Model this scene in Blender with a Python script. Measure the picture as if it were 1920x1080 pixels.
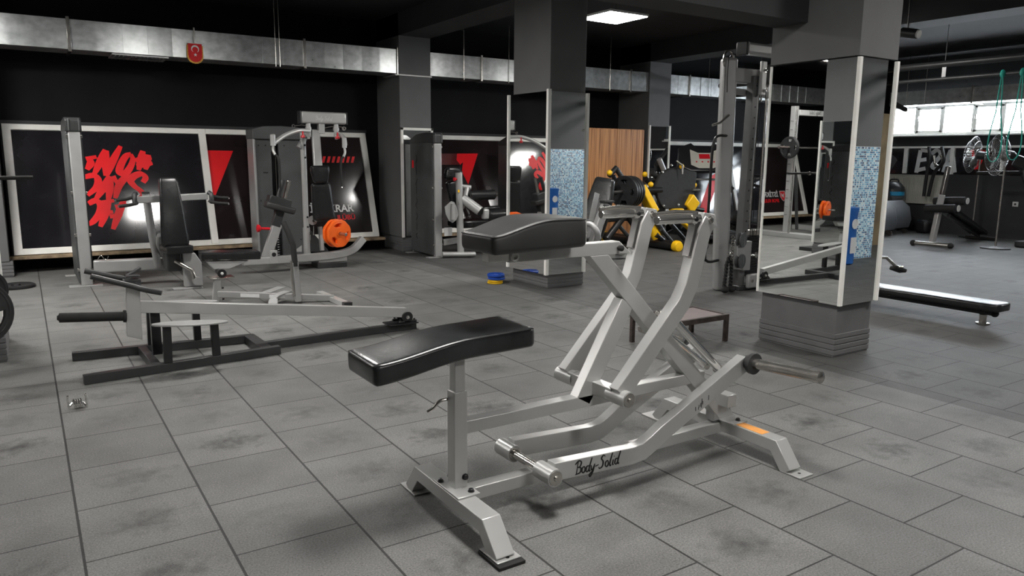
import bpy, bmesh, math, random
from mathutils import Vector, Matrix
random.seed(7)
PI = math.pi
SC = bpy.context.scene
COL = SC.collection
for o in list(bpy.data.objects):
    bpy.data.objects.remove(o)

# ---------------------------------------------------------------- camera
cam_data = bpy.data.cameras.new('camera')
cam = bpy.data.objects.new('camera', cam_data)
COL.objects.link(cam)
cam_data.sensor_width = 36.0
cam_data.lens = 1402.06 / 1920 * 36.0
cam_data.clip_start = 0.05
cam_data.clip_end = 100
_yaw, _pitch, _roll = math.radians(33.0468), math.radians(9.8183), math.radians(0.4728)
_F = Vector((math.sin(_yaw) * math.cos(_pitch), math.cos(_yaw) * math.cos(_pitch), -math.sin(_pitch)))
_R0 = Vector((math.cos(_yaw), -math.sin(_yaw), 0))
_U0 = _R0.cross(_F)
_R = math.cos(_roll) * _R0 + math.sin(_roll) * _U0
_U = -math.sin(_roll) * _R0 + math.cos(_roll) * _U0
cam.matrix_world = Matrix(((_R.x, _U.x, -_F.x, 0), (_R.y, _U.y, -_F.y, 0), (_R.z, _U.z, -_F.z, 1.54), (0, 0, 0, 1)))
SC.camera = cam

# ---------------------------------------------------------------- world, exposure
w = bpy.data.worlds.new('world')
SC.world = w
w.use_nodes = True
w.node_tree.nodes['Background'].inputs[0].default_value = (0.75, 0.85, 1.0, 1)
w.node_tree.nodes['Background'].inputs[1].default_value = 0.02
SC.view_settings.view_transform = 'Standard'
SC.view_settings.look = 'None'
SC.view_settings.gamma = 1
SC.view_settings.exposure = 0.76
SC.view_settings.use_curve_mapping = False
try:
    SC.cycles.max_bounces = 8
    SC.cycles.glossy_bounces = 6
    SC.cycles.sample_clamp_indirect = 6
except Exception:
    pass
LED_STRENGTH = 52.0
WINDOW_STRENGTH = 20.0
LED_SPOTS = [(2.1, 7.4), (6.72, 7.93), (2.0, 2.2), (6.9, 1.2), (-2.4, 4.6), (10.1, 7.0), (2.1, -1.6), (-2.4, 8.6), (13.2, 1.6), (-0.75, 9.3)]  # last spot and the pillar-hidden one are unseen lamps added to brighten the back

# ---------------------------------------------------------------- materials
MATS = {}
def mat(name, col, rough=0.5, metal=0.0, var=0.12, scale=6.0, bump=0.0, bscale=200.0, spec=0.5, emit=None, estr=0.0):
    m = bpy.data.materials.new(name)
    m.use_nodes = True
    nt = m.node_tree
    b = nt.nodes['Principled BSDF']
    b.inputs['Roughness'].default_value = rough
    b.inputs['Metallic'].default_value = metal
    b.inputs['Specular IOR Level'].default_value = spec
    tc = nt.nodes.new('ShaderNodeTexCoord')
    nz = nt.nodes.new('ShaderNodeTexNoise')
    nz.inputs['Scale'].default_value = scale
    nz.inputs['Detail'].default_value = 5
    nt.links.new(tc.outputs['Object'], nz.inputs['Vector'])
    cr = nt.nodes.new('ShaderNodeValToRGB')
    cr.color_ramp.elements[0].position = 0.3
    cr.color_ramp.elements[1].position = 0.7
    cr.color_ramp.elements[0].color = tuple(c * (1 - var) for c in col) + (1,)
    cr.color_ramp.elements[1].color = tuple(min(1, c * (1 + var)) for c in col) + (1,)
    nt.links.new(nz.outputs['Fac'], cr.inputs['Fac'])
    nt.links.new(cr.outputs['Color'], b.inputs['Base Color'])
    if bump:
        n2 = nt.nodes.new('ShaderNodeTexNoise')
        n2.inputs['Scale'].default_value = bscale
        n2.inputs['Detail'].default_value = 3
        nt.links.new(tc.outputs['Object'], n2.inputs['Vector'])
        bp = nt.nodes.new('ShaderNodeBump')
        bp.inputs['Strength'].default_value = bump
        bp.inputs['Distance'].default_value = 0.002
        nt.links.new(n2.outputs['Fac'], bp.inputs['Height'])
        nt.links.new(bp.outputs['Normal'], b.inputs['Normal'])
    if emit:
        b.inputs['Emission Color'].default_value = tuple(emit) + (1,)
        b.inputs['Emission Strength'].default_value = estr
    MATS[name] = m
    return m

mat('silver_paint', (0.50, 0.50, 0.49), 0.33, 0.4, 0.05, 4, 0.05)
mat('grey_paint', (0.37, 0.37, 0.365), 0.4, 0.3, 0.08, 4)
mat('steel_grey', (0.20, 0.20, 0.2), 0.38, 0.5, 0.1, 5)
mat('shroud_grey', (0.085, 0.09, 0.09), 0.5, 0.1, 0.15, 3, 0.15, 120)
mat('charcoal_paint', (0.035, 0.036, 0.037), 0.42, 0.1, 0.2, 6)
mat('black_paint', (0.012, 0.012, 0.013), 0.35, 0.0, 0.2, 6)
mat('black_rubber', (0.012, 0.012, 0.012), 0.75, 0.0, 0.3, 20, 0.3)
mat('leather', (0.013, 0.0135, 0.014), 0.27, 0.0, 0.15, 5, 0.12, 350)
mat('leather_worn', (0.020, 0.021, 0.022), 0.25, 0.0, 0.35, 5, 0.12, 350)
mat('leather_matte', (0.03, 0.03, 0.03), 0.48, 0.0, 0.15, 9, 0.12, 350)
mat('chrome', (0.80, 0.79, 0.77), 0.14, 0.95, 0.06, 8)
mat('dull_chrome', (0.50, 0.48, 0.45), 0.24, 0.93, 0.15, 12)
mat('iron', (0.022, 0.022, 0.023), 0.45, 0.3, 0.3, 12, 0.2)
mat('white_frame', (0.88, 0.87, 0.82), 0.45, 0.0, 0.08, 3)
mat('white_plastic', (0.7, 0.7, 0.68), 0.4, 0.0, 0.05, 5)
mat('red_plastic', (0.62, 0.01, 0.02), 0.35, 0.0, 0.05, 5)
mat('red_print', (0.92, 0.012, 0.018), 0.4, 0.0, 0.06, 3, spec=0.2)
mat('dark_red_print', (0.10, 0.006, 0.008), 0.3, 0.0, 0.2, 3)
mat('white_print', (0.75, 0.75, 0.75), 0.3, 0.0, 0.03, 3)
mat('black_print', (0.006, 0.006, 0.006), 0.4, 0.0, 0.1, 8)
mat('orange_plate', (0.95, 0.14, 0.01), 0.4, 0.0, 0.06, 10, 0.1)
mat('yellow_paint', (0.95, 0.55, 0.01), 0.35, 0.0, 0.06, 6)
mat('blue_plate', (0.01, 0.06, 0.35), 0.4, 0.0, 0.15, 12)
mat('yellow_plate', (0.75, 0.45, 0.01), 0.4, 0.0, 0.15, 12)
mat('blue_plastic', (0.02, 0.14, 0.5), 0.4, 0.0, 0.08, 5)
mat('cyan_plastic', (0.02, 0.30, 0.55), 0.4, 0.0, 0.05, 5)
mat('teal_rubber', (0.02, 0.38, 0.30), 0.6, 0.0, 0.1, 10)
mat('gold_fringe', (0.75, 0.42, 0.08), 0.7, 0.0, 0.25, 60)
mat('red_cloth', (0.7, 0.01, 0.015), 0.6, 0.0, 0.12, 20)
mat('orange_sticker', (0.85, 0.36, 0.08), 0.5, 0.0, 0.1, 20)
mat('rusty_steel', (0.07, 0.055, 0.05), 0.55, 0.4, 0.4, 18, 0.3)
mat('pink_board', (0.33, 0.27, 0.265), 0.4, 0.0, 0.1, 6)
mat('rope', (0.01, 0.01, 0.01), 0.7, 0.0, 0.3, 60, 0.5)
mat('radiator_white', (0.55, 0.54, 0.47), 0.5, 0.0, 0.05, 5)
mat('sill_wood', (0.30, 0.22, 0.14), 0.8, 0.0, 0.55, 9, 0.5, 60)
mat('wall_paint', (0.0065, 0.0065, 0.0078), 0.75, 0.0, 0.3, 1.2, 0.3, 60, spec=0.2)
mat('wall_grey', (0.034, 0.035, 0.037), 0.75, 0.0, 0.15, 2.0, 0.3, 60)
mat('column_paint', (0.125, 0.127, 0.127), 0.7, 0.0, 0.06, 3, 0.3, 90)
mat('base_paint', (0.13, 0.13, 0.132), 0.55, 0.0, 0.1, 5, 0.4, 70)
mat('ceiling_paint', (0.018, 0.018, 0.020), 0.85, 0.0, 0.2, 1.5, 0.3, 60)
mat('tread_grey', (0.10, 0.105, 0.115), 0.4, 0.1, 0.1, 4)
mat('tread_black', (0.015, 0.015, 0.017), 0.35, 0.0, 0.2, 4)
mat('brown_brick', (0.20, 0.15, 0.09), 0.7, 0.0, 0.3, 3)
mat('led_glow', (1, 1, 1), 0.5, 0, 0, 3, emit=(1.0, 0.975, 0.94), estr=LED_STRENGTH)
mat('daylight_pane', (1, 1, 1), 0.5, 0, 0, 3, emit=(0.85, 0.92, 1.0), estr=WINDOW_STRENGTH)
mat('blue_led', (0.02, 0.1, 0.8), 0.5, 0, 0, 3, emit=(0.05, 0.3, 1.0), estr=6)
mat('vinyl', (0.016, 0.015, 0.018), 0.10, 0.0, 0.25, 2.5, spec=0.6)
mat('vinyl_red', (0.020, 0.013, 0.014), 0.11, 0.0, 0.3, 1.6, spec=0.6)
# mirror glass
m = mat('mirror_glass', (0.86, 0.88, 0.87), 0.01, 1.0, 0.02, 2)
# clear fan guard wire
mat('fan_wire', (0.35, 0.35, 0.35), 0.3, 0.8, 0.05, 5)

def galv():
    m = bpy.data.materials.new('galvanised_duct'); m.use_nodes = True
    nt = m.node_tree; N = nt.nodes; L = nt.links
    b = N['Principled BSDF']
    tc = N.new('ShaderNodeTexCoord')
    mp = N.new('ShaderNodeMapping'); L.new(tc.outputs['Object'], mp.inputs[0])
    mp.inputs['Scale'].default_value = (1, 1, 1.3)
    v = N.new('ShaderNodeTexNoise'); v.inputs['Scale'].default_value = 9; v.inputs['Detail'].default_value = 6
    L.new(mp.outputs[0], v.inputs['Vector'])
    cr = N.new('ShaderNodeValToRGB'); L.new(v.outputs['Fac'], cr.inputs[0])
    cr.color_ramp.elements[0].position = 0.3; cr.color_ramp.elements[1].position = 0.75
    cr.color_ramp.elements[0].color = (0.40, 0.42, 0.42, 1); cr.color_ramp.elements[1].color = (0.66, 0.68, 0.68, 1)
    L.new(cr.outputs[0], b.inputs['Base Color'])
    b.inputs['Metallic'].default_value = 0.65
    rr = N.new('ShaderNodeMapRange'); L.new(v.outputs['Fac'], rr.inputs[0])
    rr.inputs[3].default_value = 0.24; rr.inputs[4].default_value = 0.36
    L.new(rr.outputs[0], b.inputs['Roughness'])
    MATS['galvanised'] = m
galv()

def wood():
    m = bpy.data.materials.new('zebrano_wood'); m.use_nodes = True
    nt = m.node_tree; N = nt.nodes; L = nt.links
    b = N['Principled BSDF']
    tc = N.new('ShaderNodeTexCoord')
    mp = N.new('ShaderNodeMapping'); L.new(tc.outputs['Object'], mp.inputs[0])
    mp.inputs['Scale'].default_value = (16, 16, 0.35)
    v = N.new('ShaderNodeTexNoise'); v.inputs['Scale'].default_value = 2.0; v.inputs['Detail'].default_value = 6
    L.new(mp.outputs[0], v.inputs['Vector'])
    cr = N.new('ShaderNodeValToRGB'); L.new(v.outputs['Fac'], cr.inputs[0])
    e = cr.color_ramp.elements
    e[0].position = 0.33; e[0].color = (0.22, 0.08, 0.028, 1)
    e[1].position = 0.62; e[1].color = (0.72, 0.36, 0.14, 1)
    k = e.new(0.46); k.color = (0.54, 0.235, 0.083, 1)
    L.new(cr.outputs[0], b.inputs['Base Color'])
    b.inputs['Roughness'].default_value = 0.4
    MATS['zebrano'] = m
wood()

def mathn(nt, op, a, b=None, c=None):
    n = nt.nodes.new('ShaderNodeMath'); n.operation = op
    for i, x in enumerate((a, b, c)):
        if x is None: continue
        if isinstance(x, (int, float)): n.inputs[i].default_value = x
        else: nt.links.new(x, n.inputs[i])
    return n.outputs[0]

def floor_mat():
    m = bpy.data.materials.new('rubber_floor_tiles'); m.use_nodes = True
    nt = m.node_tree; N = nt.nodes; L = nt.links
    b = N['Principled BSDF']
    tc = N.new('ShaderNodeTexCoord')
    sp = N.new('ShaderNodeSeparateXYZ'); L.new(tc.outputs['Object'], sp.inputs[0])
    M = lambda *a: mathn(nt, *a)
    u = M('DIVIDE', M('SUBTRACT', sp.outputs[0], 0.075), 0.5)
    n = M('FLOOR', u)
    par = M('FLOORED_MODULO', n, 2.0)
    v = M('DIVIDE', M('SUBTRACT', sp.outputs[1], M('ADD', M('MULTIPLY', par, 0.25), 0.101)), 0.5)
    k = M('FLOOR', v)
    fu = M('SUBTRACT', u, n); fv = M('SUBTRACT', v, k)
    eu = M('SUBTRACT', 0.5, M('ABSOLUTE', M('SUBTRACT', fu, 0.5)))
    ev = M('SUBTRACT', 0.5, M('ABSOLUTE', M('SUBTRACT', fv, 0.5)))
    seam_u = M('LESS_THAN', eu, 0.0105); seam_v = M('LESS_THAN', ev, 0.0075)
    seam = M('MAXIMUM', seam_u, seam_v)
    cmb = N.new('ShaderNodeCombineXYZ'); L.new(n, cmb.inputs[0]); L.new(k, cmb.inputs[1])
    wn = N.new('ShaderNodeTexWhiteNoise'); L.new(cmb.outputs[0], wn.inputs['Vector'])
    # speckle
    s1 = N.new('ShaderNodeTexNoise'); s1.inputs['Scale'].default_value = 130; s1.inputs['Detail'].default_value = 4
    s1.inputs['Roughness'].default_value = 0.75
    L.new(tc.outputs['Object'], s1.inputs['Vector'])
    s2 = N.new('ShaderNodeTexNoise'); s2.inputs['Scale'].default_value = 2.6; s2.inputs['Detail'].default_value = 5
    L.new(tc.outputs['Object'], s2.inputs['Vector'])
    # scuffed dirt in the middle of each tile
    rad = M('SQRT', M('ADD', M('POWER', M('SUBTRACT', fu, 0.52), 2.0), M('POWER', M('MULTIPLY', M('SUBTRACT', fv, 0.5), 1.25), 2.0)))
    s3 = N.new('ShaderNodeTexNoise'); s3.inputs['Scale'].default_value = 14; s3.inputs['Detail'].default_value = 6
    L.new(tc.outputs['Object'], s3.inputs['Vector'])
    stain = M('SUBTRACT', 1.0, M('DIVIDE', M('ADD', rad, M('MULTIPLY', M('SUBTRACT', s3.outputs['Fac'], 0.5), 1.1)), 0.36))
    stain = M('MULTIPLY', M('MAXIMUM', stain, 0.0), M('MULTIPLY', M('POWER', wn.outputs['Value'], 1.6), 0.62))
    base = M('ADD', 0.150, M('MULTIPLY', M('SUBTRACT', wn.outputs['Value'], 0.5), 0.032))
    base = M('MULTIPLY', base, M('ADD', 0.55, M('MULTIPLY', s2.outputs['Fac'], 0.9)))
    base = M('MULTIPLY', base, M('MAXIMUM', M('SUBTRACT', M('MULTIPLY', s1.outputs['Fac'], 2.7), 0.35), 0.2))
    base = M('MULTIPLY', base, M('SUBTRACT', 1.0, stain))
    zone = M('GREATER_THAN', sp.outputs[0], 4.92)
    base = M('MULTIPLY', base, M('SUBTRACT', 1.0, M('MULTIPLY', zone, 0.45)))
    base = M('MULTIPLY', base, M('SUBTRACT', 1.0, M('MULTIPLY', seam, 0.82)))
    c = N.new('ShaderNodeCombineColor')
    L.new(base, c.inputs[0]); L.new(M('MULTIPLY', base, 0.995), c.inputs[1]); L.new(M('MULTIPLY', base, 0.96), c.inputs[2])
    L.new(c.outputs[0], b.inputs['Base Color'])
    b.inputs['Roughness'].default_value = 0.62
    b.inputs['Specular IOR Level'].default_value = 0.35
    h = M('SUBTRACT', M('MULTIPLY', s1.outputs['Fac'], 0.35), M('MULTIPLY', seam, 1.0))
    bp = N.new('ShaderNodeBump'); bp.inputs['Strength'].default_value = 0.5; bp.inputs['Distance'].default_value = 0.004
    L.new(h, bp.inputs['Height']); L.new(bp.outputs['Normal'], b.inputs['Normal'])
    MATS['floor'] = m
floor_mat()

def mosaic_mat():
    m = bpy.data.materials.new('blue_mosaic'); m.use_nodes = True
    nt = m.node_tree; N = nt.nodes; L = nt.links
    b = N['Principled BSDF']
    tc = N.new('ShaderNodeTexCoord')
    sp = N.new('ShaderNodeSeparateXYZ'); L.new(tc.outputs['Object'], sp.inputs[0])
    M = lambda *a: mathn(nt, *a)
    S = 30.0
    xx = M('MULTIPLY', M('ADD', sp.outputs[0], sp.outputs[1]), S); zz = M('MULTIPLY', sp.outputs[2], S)
    cx = M('FLOOR', xx); cz = M('FLOOR', zz)
    ex = M('SUBTRACT', 0.5, M('ABSOLUTE', M('SUBTRACT', M('SUBTRACT', xx, cx), 0.5)))
    ez = M('SUBTRACT', 0.5, M('ABSOLUTE', M('SUBTRACT', M('SUBTRACT', zz, cz), 0.5)))
    grout = M('LESS_THAN', M('MINIMUM', ex, ez), 0.10)
    cmb = N.new('ShaderNodeCombineXYZ'); L.new(cx, cmb.inputs[0]); L.new(cz, cmb.inputs[2])
    wn = N.new('ShaderNodeTexWhiteNoise'); L.new(cmb.outputs[0], wn.inputs['Vector'])
    cr = N.new('ShaderNodeValToRGB'); cr.color_ramp.interpolation = 'CONSTANT'
    L.new(wn.outputs['Value'], cr.inputs[0])
    e = cr.color_ramp.elements
    e[0].position = 0.0; e[0].color = (0.03, 0.16, 0.36, 1)
    e[1].position = 0.25; e[1].color = (0.12, 0.42, 0.68, 1)
    for p, c in ((0.45, (0.30, 0.62, 0.80, 1)), (0.62, (0.68, 0.84, 0.9, 1)), (0.8, (0.01, 0.04, 0.13, 1)), (0.88, (0.45, 0.75, 0.88, 1))):
        k = e.new(p); k.color = c
    mx = N.new('ShaderNodeMix'); mx.data_type = 'RGBA'
    L.new(grout, mx.inputs[0]); L.new(cr.outputs[0], mx.inputs[6]); mx.inputs[7].default_value = (0.8, 0.84, 0.84, 1)
    L.new(mx.outputs[2], b.inputs['Base Color'])
    b.inputs['Roughness'].default_value = 0.25
    MATS['mosaic'] = m
mosaic_mat()

# ---------------------------------------------------------------- mesh helpers
V3 = lambda p: Vector(p)
class MB:
    def __init__(s):
        s.v = []; s.f = []
    def add(s, vs, fs):
        k = len(s.v)
        s.v += [Vector(p) for p in vs]
        s.f += [tuple(i + k for i in f) for f in fs]
        return s
    def box(s, x0, x1, y0, y1, z0, z1):
        vs = [(x, y, z) for x in (x0, x1) for y in (y0, y1) for z in (z0, z1)]
        return s.add(vs, [(0, 1, 3, 2), (4, 6, 7, 5), (0, 4, 5, 1), (2, 3, 7, 6), (0, 2, 6, 4), (1, 5, 7, 3)])
    def obox(s, c, U, V, W, a, b, d):
        c = V3(c); U = V3(U).normalized() * a / 2; V = V3(V).normalized() * b / 2; W = V3(W).normalized() * d / 2
        vs = [c + U * i + V * j + W * k for i in (-1, 1) for j in (-1, 1) for k in (-1, 1)]
        return s.add(vs, [(0, 1, 3, 2), (4, 6, 7, 5), (0, 4, 5, 1), (2, 3, 7, 6), (0, 2, 6, 4), (1, 5, 7, 3)])
    def sweep(s, pts, sec, side=None, cap=True, closed=False):
        """sec: list of (a,b) in (side, up) axes; mitred."""
        pts = [V3(p) for p in pts]
        n = len(pts)
        if side is None:
            d = (pts[-1] - pts[0]).normalized() if not closed else (pts[1] - pts[0]).normalized()
            side = Vector((0, 0, 1)).cross(d)
            if side.length < 1e-3: side = Vector((1, 0, 0))
        side = V3(side).normalized()
        rings = []
        for i in range(n):
            if closed:
                d0 = (pts[i] - pts[i - 1]).normalized(); d1 = (pts[(i + 1) % n] - pts[i]).normalized()
            else:
                d0 = (pts[i] - pts[i - 1]).normalized() if i > 0 else None
                d1 = (pts[i + 1] - pts[i]).normalized() if i < n - 1 else None
                if d0 is None: d0 = d1
                if d1 is None: d1 = d0
            t = (d0 + d1)
            t = t.normalized() if t.length > 1e-6 else d0
            sd = (side - t * side.dot(t))
            sd = sd.normalized() if sd.length > 1e-4 else t.orthogonal().normalized()
            up = t.cross(sd).normalized()
            cs = max(0.35, t.dot(d0))
            ring = [pts[i] + sd * a + up * b / cs for a, b in sec]
            rings.append(ring)
        m = len(sec)
        vs = [p for r in rings for p in r]
        fs = []
        for i in range(n - 1 if not closed else n):
            for j in range(m):
                a = i * m + j; b = i * m + (j + 1) % m
                c = ((i + 1) % n) * m
                fs.append((a, b, c + (j + 1) % m, c + j))
        if cap and not closed:
            fs.append(tuple(range(m - 1, -1, -1)))
            fs.append(tuple((n - 1) * m + j for j in range(m)))
        return s.add(vs, fs)
    def beam(s, p, q, w, h, side=None):
        return s.rpath([p, q], w, h, side)
    def rpath(s, pts, w, h, side=None, closed=False):
        return s.sweep(pts, [(-w / 2, -h / 2), (w / 2, -h / 2), (w / 2, h / 2), (-w / 2, h / 2)], side, True, closed)
    def tube(s, pts, r, n=14, closed=False, side=None, r2=None):
        r2 = r2 or r
        sec = [(r * math.cos(2 * PI * i / n), r2 * math.sin(2 * PI * i / n)) for i in range(n)]
        return s.sweep(pts, sec, side, True, closed)
    def cyl(s, p, q, r, n=20, r1=None):
        p = V3(p); q = V3(q); d = (q - p).normalized(); a = d.orthogonal().normalized(); b = d.cross(a)
        r1 = r if r1 is None else r1
        vs = [p + (a * math.cos(2 * PI * i / n) + b * math.sin(2 * PI * i / n)) * r for i in range(n)]
        vs += [q + (a * math.cos(2 * PI * i / n) + b * math.sin(2 * PI * i / n)) * r1 for i in range(n)]
        fs = [(i, (i + 1) % n, n + (i + 1) % n, n + i) for i in range(n)]
        fs += [tuple(range(n - 1, -1, -1)), tuple(range(n, 2 * n))]
        return s.add(vs, fs)
    def lathe(s, p, d, prof, n=28):
        """prof: list of (distance along d, radius)"""
        p = V3(p); d = V3(d).normalized(); a = d.orthogonal().normalized(); b = d.cross(a)
        vs = []; fs = []
        for t, r in prof:
            r = max(r, 1e-4)
            vs += [p + d * t + (a * math.cos(2 * PI * i / n) + b * math.sin(2 * PI * i / n)) * r for i in range(n)]
        for k in range(len(prof) - 1):
            for i in range(n):
                fs.append((k * n + i, k * n + (i + 1) % n, (k + 1) * n + (i + 1) % n, (k + 1) * n + i))
        fs += [tuple(range(n - 1, -1, -1)), tuple((len(prof) - 1) * n + i for i in range(n))]
        return s.add(vs, fs)
    def prism(s, poly, off):
        poly = [V3(p) for p in poly]; off = V3(off); n = len(poly)
        fs = [(i, (i + 1) % n, n + (i + 1) % n, n + i) for i in range(n)]
        fs += [tuple(range(n - 1, -1, -1)), tuple(range(n, 2 * n))]
        return s.add(poly + [p + off for p in poly], fs)
    def ball(s, c, r, n=14, sc=(1, 1, 1)):
        c = V3(c); vs = []; fs = []; m = n // 2
        for j in range(m + 1):
            th = PI * j / m
            for i in range(n):
                ph = 2 * PI * i / n
                rr = max(math.sin(th), 1e-3)
                vs.append(c + Vector((r * sc[0] * rr * math.cos(ph), r * sc[1] * rr * math.sin(ph), r * sc[2] * math.cos(th))))
        for j in range(m):
            for i in range(n):
                fs.append((j * n + i, j * n + (i + 1) % n, (j + 1) * n + (i + 1) % n, (j + 1) * n + i))
        return s.add(vs, fs)
    def torus(s, c, ax, R, r, n=32, m=8):
        c = V3(c); ax = V3(ax).normalized(); a = ax.orthogonal().normalized(); b = ax.cross(a)
        pts = [c + (a * math.cos(2 * PI * i / n) + b * math.sin(2 * PI * i / n)) * R for i in range(n)]
        vs = []; fs = []
        for i in range(n):
            rad = (pts[i] - c).normalized()
            for j in range(m):
                vs.append(pts[i] + rad * r * math.cos(2 * PI * j / m) + ax * r * math.sin(2 * PI * j / m))
        for i in range(n):
            for j in range(m):
                fs.append((i * m + j, i * m + (j + 1) % m, ((i + 1) % n) * m + (j + 1) % m, ((i + 1) % n) * m + j))
        return s.add(vs, fs)

def bez(pts, n=6):
    """smooth a polyline (Catmull-Rom)"""
    P = [V3(p) for p in pts]
    if len(P) < 3: return P
    Q = [P[0] * 2 - P[1]] + P + [P[-1] * 2 - P[-2]]
    out = []
    for i in range(1, len(Q) - 2):
        for k in range(n):
            t = k / n
            out.append(0.5 * ((2 * Q[i]) + (Q[i + 1] - Q[i - 1]) * t + (2 * Q[i - 1] - 5 * Q[i] + 4 * Q[i + 1] - Q[i + 2]) * t * t + (3 * Q[i] - Q[i - 1] - 3 * Q[i + 1] + Q[i + 2]) * t ** 3))
    out.append(P[-1])
    return out

def link(name, me, parent=None):
    o = bpy.data.objects.new(name, me)
    COL.objects.link(o)
    if parent is not None:
        o.parent = parent
        pw = parent
        off = Vector((0, 0, 0))
        while pw is not None:
            off += pw.location
            pw = pw.parent
        o['_off'] = 0
        del o['_off']
        me.transform(Matrix.Translation(-off))
    return o

def build(name, mb, material, parent=None, bevel=0.0, seg=2, smooth=True, label=None, ang=40):
    me = bpy.data.meshes.new(name)
    me.from_pydata([tuple(p) for p in mb.v], [], mb.f)
    bm = bmesh.new(); bm.from_mesh(me)
    bmesh.ops.recalc_face_normals(bm, faces=bm.faces)
    bm.to_mesh(me); bm.free()
    me.materials.append(MATS[material])
    if parent is None:
        xs = [p.x for p in mb.v]; ys = [p.y for p in mb.v]; zs = [p.z for p in mb.v]
        c = Vector(((min(xs) + max(xs)) / 2, (min(ys) + max(ys)) / 2, min(zs)))
        if material in ('floor', 'mosaic'): c = Vector((0, 0, 0))
        me.transform(Matrix.Translation(-c))
        o = bpy.data.objects.new(name, me); COL.objects.link(o); o.location = c
    else:
        o = link(name, me, parent)
    if smooth:
        for p in me.polygons: p.use_smooth = True
        me.set_sharp_from_angle(angle=math.radians(ang))
    if bevel:
        md = o.modifiers.new('bevel', 'BEVEL'); md.width = bevel; md.segments = seg
        md.limit_method = 'ANGLE'; md.angle_limit = math.radians(40); md.harden_normals = False
    if label: o['label'] = label
    return o

def thing(name, label, cat, loc, group=None):
    o = bpy.data.objects.new(name, None)
    COL.objects.link(o)
    o.location = loc; o.empty_display_size = 0.1
    o['label'] = label; o['category'] = cat
    if group: o['group'] = group
    return o

def tag(o, label, cat, group=None):
    o['label'] = label; o['category'] = cat
    if group: o['group'] = group
    return o

def struct(name, mb, material, bevel=0.0, parent=None):
    o = build(name, mb, material, parent, bevel, smooth=False)
    if parent is None: o['kind'] = 'structure'
    return o

def copy_thing(root, off, label, group=None):
    c = root.copy(); COL.objects.link(c); c.location = root.location + Vector(off)
    c['label'] = label
    if group: c['group'] = group
    def rec(a, b):
        for ch in [x for x in bpy.data.objects if x.parent == a and x is not b]:
            if ch == c: continue
            d = ch.copy(); COL.objects.link(d); d.parent = b
            rec(ch, d)
    rec(root, c)
    return c

def place(me, O, R, U):
    """map mesh local x,y,z to world with right vector R and up vector U"""
    R = V3(R).normalized(); U = V3(U).normalized(); N = R.cross(U)
    M = Matrix(((R.x, U.x, N.x, O[0]), (R.y, U.y, N.y, O[1]), (R.z, U.z, N.z, O[2]), (0, 0, 0, 1)))
    me.transform(M)

def finish(name, me, material, parent, label=None, smooth=False):
    me.name = name
    me.materials.clear(); me.materials.append(MATS[material])
    if parent is None:
        c = sum((v.co for v in me.vertices), Vector()) / max(1, len(me.vertices))
        me.transform(Matrix.Translation(-c))
        o = bpy.data.objects.new(name, me); COL.objects.link(o); o.location = c
    else:
        o = link(name, me, parent)
    if smooth:
        for p in me.polygons: p.use_smooth = True
        me.set_sharp_from_angle(angle=math.radians(35))
    if label: o['label'] = label
    return o

def curve_mesh(splines, ext=0.002, bevel=0.0, res=1):
    cu = bpy.data.curves.new('c', 'CURVE'); cu.dimensions = '2D'; cu.fill_mode = 'BOTH'
    cu.extrude = ext; cu.bevel_depth = bevel; cu.bevel_resolution = res
    for s in splines:
        sp = cu.splines.new('POLY'); sp.points.add(len(s) - 1)
        for i, (x, y) in enumerate(s): sp.points[i].co = (x, y, 0, 1)
        sp.use_cyclic_u = True
    ob = bpy.data.objects.new('c', cu)
    COL.objects.link(ob)
    dg = bpy.context.evaluated_depsgraph_get()
    me = bpy.data.meshes.new_from_object(ob.evaluated_get(dg))
    bpy.data.objects.remove(ob); bpy.data.curves.remove(cu)
    return me

def flat(name, splines, material, parent, O, R, U, ext=0.002, bevel=0.0, label=None):
    me = curve_mesh(splines, ext, bevel)
    place(me, O, R, U)
    return finish(name, me, material, parent, label, smooth=bevel > 0)

def text(name, s, size, material, parent, O, R, U, ext=0.001, shear=0.0, align='LEFT', bold=0.0, xs=1.0, space=1.0):
    cu = bpy.data.curves.new('t', 'FONT'); cu.body = s; cu.size = size; cu.extrude = ext; cu.shear = shear
    cu.align_x = align; cu.offset = bold; cu.space_character = space
    ob = bpy.data.objects.new('t', cu); COL.objects.link(ob)
    dg = bpy.context.evaluated_depsgraph_get()
    me = bpy.data.meshes.new_from_object(ob.evaluated_get(dg))
    bpy.data.objects.remove(ob); bpy.data.curves.remove(cu)
    if xs != 1.0: me.transform(Matrix.Diagonal((xs, 1, 1, 1)))
    place(me, O, R, U)
    return finish(name, me, material, parent)

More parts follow.
